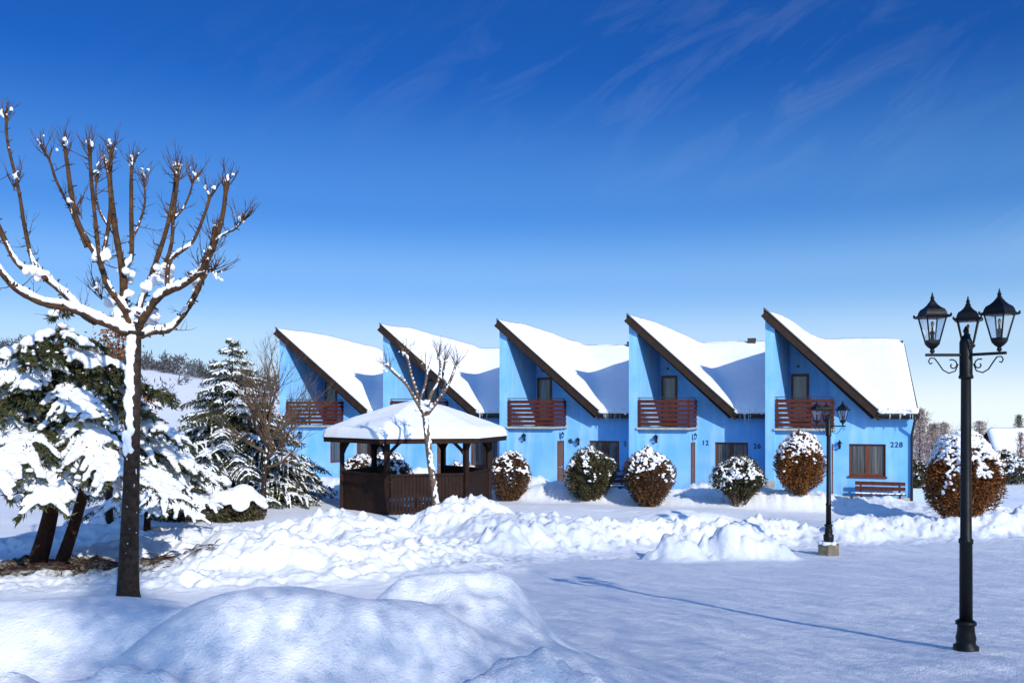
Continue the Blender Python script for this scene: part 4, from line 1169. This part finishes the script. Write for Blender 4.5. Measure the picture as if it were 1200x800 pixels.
def far_tree(px,Y,h,w,label,m,seed,n=2600):
    nr=np.random.default_rng(seed); rng=random.Random(seed); X=at(px,Y); z=gz(X,Y)
    t=thing('frosted_tree',label,'tree',(X,Y,z),0,'frosted trees in the distance')
    tr=MB(); tr.tube([(0,0,-.2),(0,0,h*.9)],[.12,.02],6); tr.build('trunk',M['bark'],t)
    b=MB(); ends=[]
    for k in range(8):
        a=k*.85; grow(b,(0,0,h*(.12+.07*k)),(math.cos(a),math.sin(a),1.0),w*(1-.06*k),.035,2,rng,.35,.5,4,3,ends)
    b.build('branches',M['farbrown'],t)
    f=nr.random(n); pos=np.stack([nr.normal(0,1,n)*w*.40*(1-.75*f),nr.normal(0,1,n)*w*.40*(1-.75*f),h*(.08+.92*f)],1)
    V,Fc=blades(pos,rvec(n,nr)*np.array([1,1,.8])+np.array([0,0,.3]),.28,.05,nr); np_mesh('crown',V,Fc,m,t)
far_tree(1078,66,4.6,1.7,'tallest frosted tree right beside the end of the blue row',M['farbrown'],1)
far_tree(1093,72,4.0,1.6,'shorter frosted tree beside the large orange brown shrub',M['farbrown'],2)
far_tree(1106,80,4.6,2.0,'far frosted tree standing behind the large orange brown shrub',M['farbrown'],3)
far_tree(1148,98,5.0,2.2,'frosted pinkish tree left of the chalet roof',M['farbrown'],4)
far_tree(1196,84,3.9,1.0,'brown tree in front of the chalet at the picture edge',M['brownleaf'],5,900)
far_tree(1194,110,5.6,1.6,'dark green tree top rising behind the chalet roof',M['needle'],6)
def far_shrub(px,Y,rx,h,label,seed,sn=.7):
    s=round_shrub(px,Y,rx,h,label,M['olive'],2200,sn,seed,.16,.06,.7,name='dark_shrub',stems=False); s['group']='dark shrubs at the far right'
far_shrub(1176,52,.85,1.2,'dark green shrub with white cap below the chalet',61)
far_shrub(1182,43,1.15,1.0,'broad low dark shrub at the right edge of the yard',62,.6)
far_shrub(1072,47,.5,.9,'small dark shrub just right of the end house downpipe',63,.6)
far_shrub(1071,40,.35,.7,'tiny shrub stub at the corner of the end house',64,.5)
far_shrub(1196,60,1.1,.9,'flat dark shrub at the picture edge in front of the chalet',65,.75)

# wooded ridge on the hill: reads as one mass
def ridge_wood():
    nr=np.random.default_rng(77); P=[];D=[]
    for k in range(420):
        x=nr.uniform(-130,-28); y=168+nr.normal(0,5); zz=gz(x,y); h=nr.uniform(1.2,3.6); n=46
        f=nr.random(n); P.append(np.stack([x+nr.normal(0,1,n)*h*.24*(1-.6*f),y+nr.normal(0,1,n)*h*.24,zz+h*f],1))
    for k in range(60):
        x=nr.uniform(-120,-35); y=nr.uniform(110,150); zz=gz(x,y); h=nr.uniform(.6,1.6); n=24
        f=nr.random(n); P.append(np.stack([x+nr.normal(0,1,n)*h*.4,y+nr.normal(0,1,n)*h*.4,zz+h*f],1))
    P=np.concatenate(P); V,Fc=blades(P,rvec(len(P),nr)+np.array([0,0,.4]),.75,.22,nr)
    o=np_mesh('far_wood',V,Fc,M['fardark']); o['kind']='stuff'; o['label']='thin wood along the crest of the snowy hill'
ridge_wood()

# unseen band of loose blades added behind the viewpoint to half shade the foreground
def add_shade_screen():
    nr=np.random.default_rng(99); P=[]
    n=190000; x=3.5+36*nr.random(n); hm=np.interp(x,[3.6,4.4,5.4,6.4,7.8,9.4,12,16,40],[5.4,5.4,6.0,7.0,8.4,9.8,12.4,13.4,17.5])
    f=nr.random(n)**1.15*(.86+.28*(.5+fbm(x*.9,x*0,5,3))); y=-4.6+.12*np.maximum(0,x-14)+nr.normal(0,.9,n)
    P.append(np.stack([x,y,ground_h(x,y)+.3+f*hm],1))
    n=7000; x=nr.uniform(3.2,6.4,n); y=-4.6+nr.normal(0,.8,n); P.append(np.stack([x,y,ground_h(x,y)+.3+(5.6+.25*(x-3.2))*nr.random(n)],1))
    n=16000; f=nr.random(n); P.append(np.stack([2.6+nr.normal(0,.42,n)*(1-.6*f),-4.6+nr.normal(0,.4,n),1.5+f*10.6],1))  # denser slim column, added to shade the trunk of the front pollard
    P=np.concatenate(P); V,Fc=blades(P,rvec(len(P),nr)+np.array([0,0,.3]),.18,.018,nr)
    o=np_mesh('shade_screen',V,Fc,M['twig']); o['kind']='stuff'; o['label']='unseen band of twig blades added to half shade the foreground snow'
add_shade_screen()

# ------------------------------------------------------------------ light, sky, camera
SUN_AZ=Vector((.43,-.903,0)).normalized(); EL=R(27)
sd=Vector((SUN_AZ.x*math.cos(EL),SUN_AZ.y*math.cos(EL),math.sin(EL)))
sun=bpy.data.lights.new('sun','SUN'); sun.energy=3.9; sun.angle=R(.53); sun.color=(1,.95,.87)
so=bpy.data.objects.new('sun',sun); col.objects.link(so); so.rotation_euler=sd.to_track_quat('Z','Y').to_euler(); so.location=(30,-20,30)

wd=bpy.data.worlds.new('World'); scene.world=wd; wd.use_nodes=True; nt=wd.node_tree; N=nt.nodes.new; L=nt.links.new
bg=nt.nodes['Background']
sky=N('ShaderNodeTexSky'); sky.sky_type='NISHITA'; sky.sun_disc=False; sky.sun_elevation=EL; sky.sun_rotation=math.atan2(SUN_AZ.x,SUN_AZ.y)
sky.altitude=600; sky.air_density=1.0; sky.dust_density=.4; sky.ozone_density=2.2
# thin cirrus, a pattern of the sky direction
tc=N('ShaderNodeTexCoord'); sp=N('ShaderNodeSeparateXYZ'); L(tc.outputs['Generated'],sp.inputs[0])
ab=N('ShaderNodeMath'); ab.operation='ABSOLUTE'; L(sp.outputs['Y'],ab.inputs[0])
ad=N('ShaderNodeMath'); ad.operation='ADD'; ad.inputs[1].default_value=.05; L(ab.outputs[0],ad.inputs[0])
dx=N('ShaderNodeMath'); dx.operation='DIVIDE'; L(sp.outputs['X'],dx.inputs[0]); L(ad.outputs[0],dx.inputs[1])
dy=N('ShaderNodeMath'); dy.operation='DIVIDE'; L(sp.outputs['Z'],dy.inputs[0]); L(ad.outputs[0],dy.inputs[1])
cb=N('ShaderNodeCombineXYZ'); L(dx.outputs[0],cb.inputs[0]); L(dy.outputs[0],cb.inputs[1])
rt=N('ShaderNodeVectorRotate'); rt.rotation_type='Z_AXIS'; rt.inputs['Angle'].default_value=R(-33); L(cb.outputs[0],rt.inputs['Vector'])
mp=N('ShaderNodeMapping'); mp.inputs['Scale'].default_value=(4.0,15,1); L(rt.outputs[0],mp.inputs[0])
n1=N('ShaderNodeTexNoise'); n1.inputs['Scale'].default_value=1.6; n1.inputs['Detail'].default_value=9; n1.inputs['Roughness'].default_value=.60; n1.inputs['Distortion'].default_value=.7; L(mp.outputs[0],n1.inputs['Vector'])
def cloud_patch(u,v,ru,rv,amt):
    m=N('ShaderNodeMapping'); m.vector_type='TEXTURE'; m.inputs['Location'].default_value=(u,v,0); m.inputs['Scale'].default_value=(ru,rv,1); L(cb.outputs[0],m.inputs[0])
    g=N('ShaderNodeTexGradient'); g.gradient_type='SPHERICAL'; L(m.outputs[0],g.inputs[0])
    k=N('ShaderNodeMath'); k.operation='MULTIPLY'; k.inputs[1].default_value=amt; L(g.outputs['Fac'],k.inputs[0]); return k.outputs[0]
c1=cloud_patch(.26,.36,.36,.17,1.0); c2=cloud_patch(.60,.19,.16,.07,1.3); c3=cloud_patch(-.12,.36,.35,.10,.45)
a1=N('ShaderNodeMath'); a1.operation='ADD'; L(c1,a1.inputs[0]); L(c2,a1.inputs[1])
r2=N('ShaderNodeMath'); r2.operation='ADD'; L(a1.outputs[0],r2.inputs[0]); L(c3,r2.inputs[1])
r1=N('ShaderNodeMapRange'); r1.inputs['From Min'].default_value=.47; r1.inputs['From Max'].default_value=.78; L(n1.outputs['Fac'],r1.inputs['Value'])
mu=N('ShaderNodeMath'); mu.operation='MULTIPLY'; L(r1.outputs[0],mu.inputs[0]); L(r2.outputs[0],mu.inputs[1])
m2=N('ShaderNodeMath'); m2.operation='MULTIPLY'; m2.inputs[1].default_value=.12; L(mu.outputs[0],m2.inputs[0])
tint=N('ShaderNodeMix'); tint.data_type='RGBA'; tint.blend_type='MULTIPLY'; tint.inputs[0].default_value=1; tint.inputs[7].default_value=(.92,1.46,2.08,1); L(sky.outputs[0],tint.inputs[6])
# the sky facing away from the sun is the deepest blue
dp=N('ShaderNodeMapRange'); dp.interpolation_type='SMOOTHSTEP'; dp.inputs['From Min'].default_value=-.35; dp.inputs['From Max'].default_value=.6; L(sp.outputs['Y'],dp.inputs['Value'])
deep=N('ShaderNodeMix'); deep.data_type='RGBA'; deep.blend_type='MULTIPLY'; deep.inputs[7].default_value=(.082,.265,.46,1); L(dp.outputs[0],deep.inputs[0]); L(tint.outputs[2],deep.inputs[6])
# pale winter haze low over the horizon
hz=N('ShaderNodeValToRGB'); hz.color_ramp.interpolation='EASE'; L(sp.outputs['Z'],hz.inputs['Fac'])
el=hz.color_ramp.elements; el[0].position=0.0; el[0].color=(.96,.96,.96,1); el[1].position=.36; el[1].color=(0,0,0,1)
for p_,v_ in ((.07,.70),(.14,.42),(.22,.17)):
    e_=el.new(p_); e_.color=(v_,v_,v_,1)
hp=N('ShaderNodeMath'); hp.operation='POWER'; hp.inputs[1].default_value=1.4; L(hz.outputs['Color'],hp.inputs[0])
hc=N('ShaderNodeMix'); hc.data_type='RGBA'; hc.inputs[6].default_value=(2.6,6.4,9.6,1); hc.inputs[7].default_value=(8.4,9.1,9.6,1); L(hp.outputs[0],hc.inputs[0])
hm=N('ShaderNodeMix'); hm.data_type='RGBA'; L(hc.outputs[2],hm.inputs[7]); L(hz.outputs['Color'],hm.inputs[0]); L(deep.outputs[2],hm.inputs[6])
mx=N('ShaderNodeMix'); mx.data_type='RGBA'; mx.inputs[7].default_value=(6.5,7.2,8.2,1); L(m2.outputs[0],mx.inputs[0]); L(hm.outputs[2],mx.inputs[6])
L(mx.outputs[2],bg.inputs['Color']); bg.inputs['Strength'].default_value=.10

cam=bpy.data.cameras.new('camera'); co=bpy.data.objects.new('camera',cam); col.objects.link(co)
co.location=(0,0,CAM_Z); co.rotation_euler=(R(90),0,0); cam.lens=F/1200*36; cam.sensor_width=36; cam.shift_y=81/1200; cam.clip_end=6000; cam.clip_start=.05
scene.camera=co
scene.view_settings.view_transform='Standard'; scene.view_settings.look='None'; scene.view_settings.exposure=.18; scene.view_settings.gamma=1
scene.cycles.use_denoising=True
scene.cycles.max_bounces=8; scene.cycles.transparent_max_bounces=12
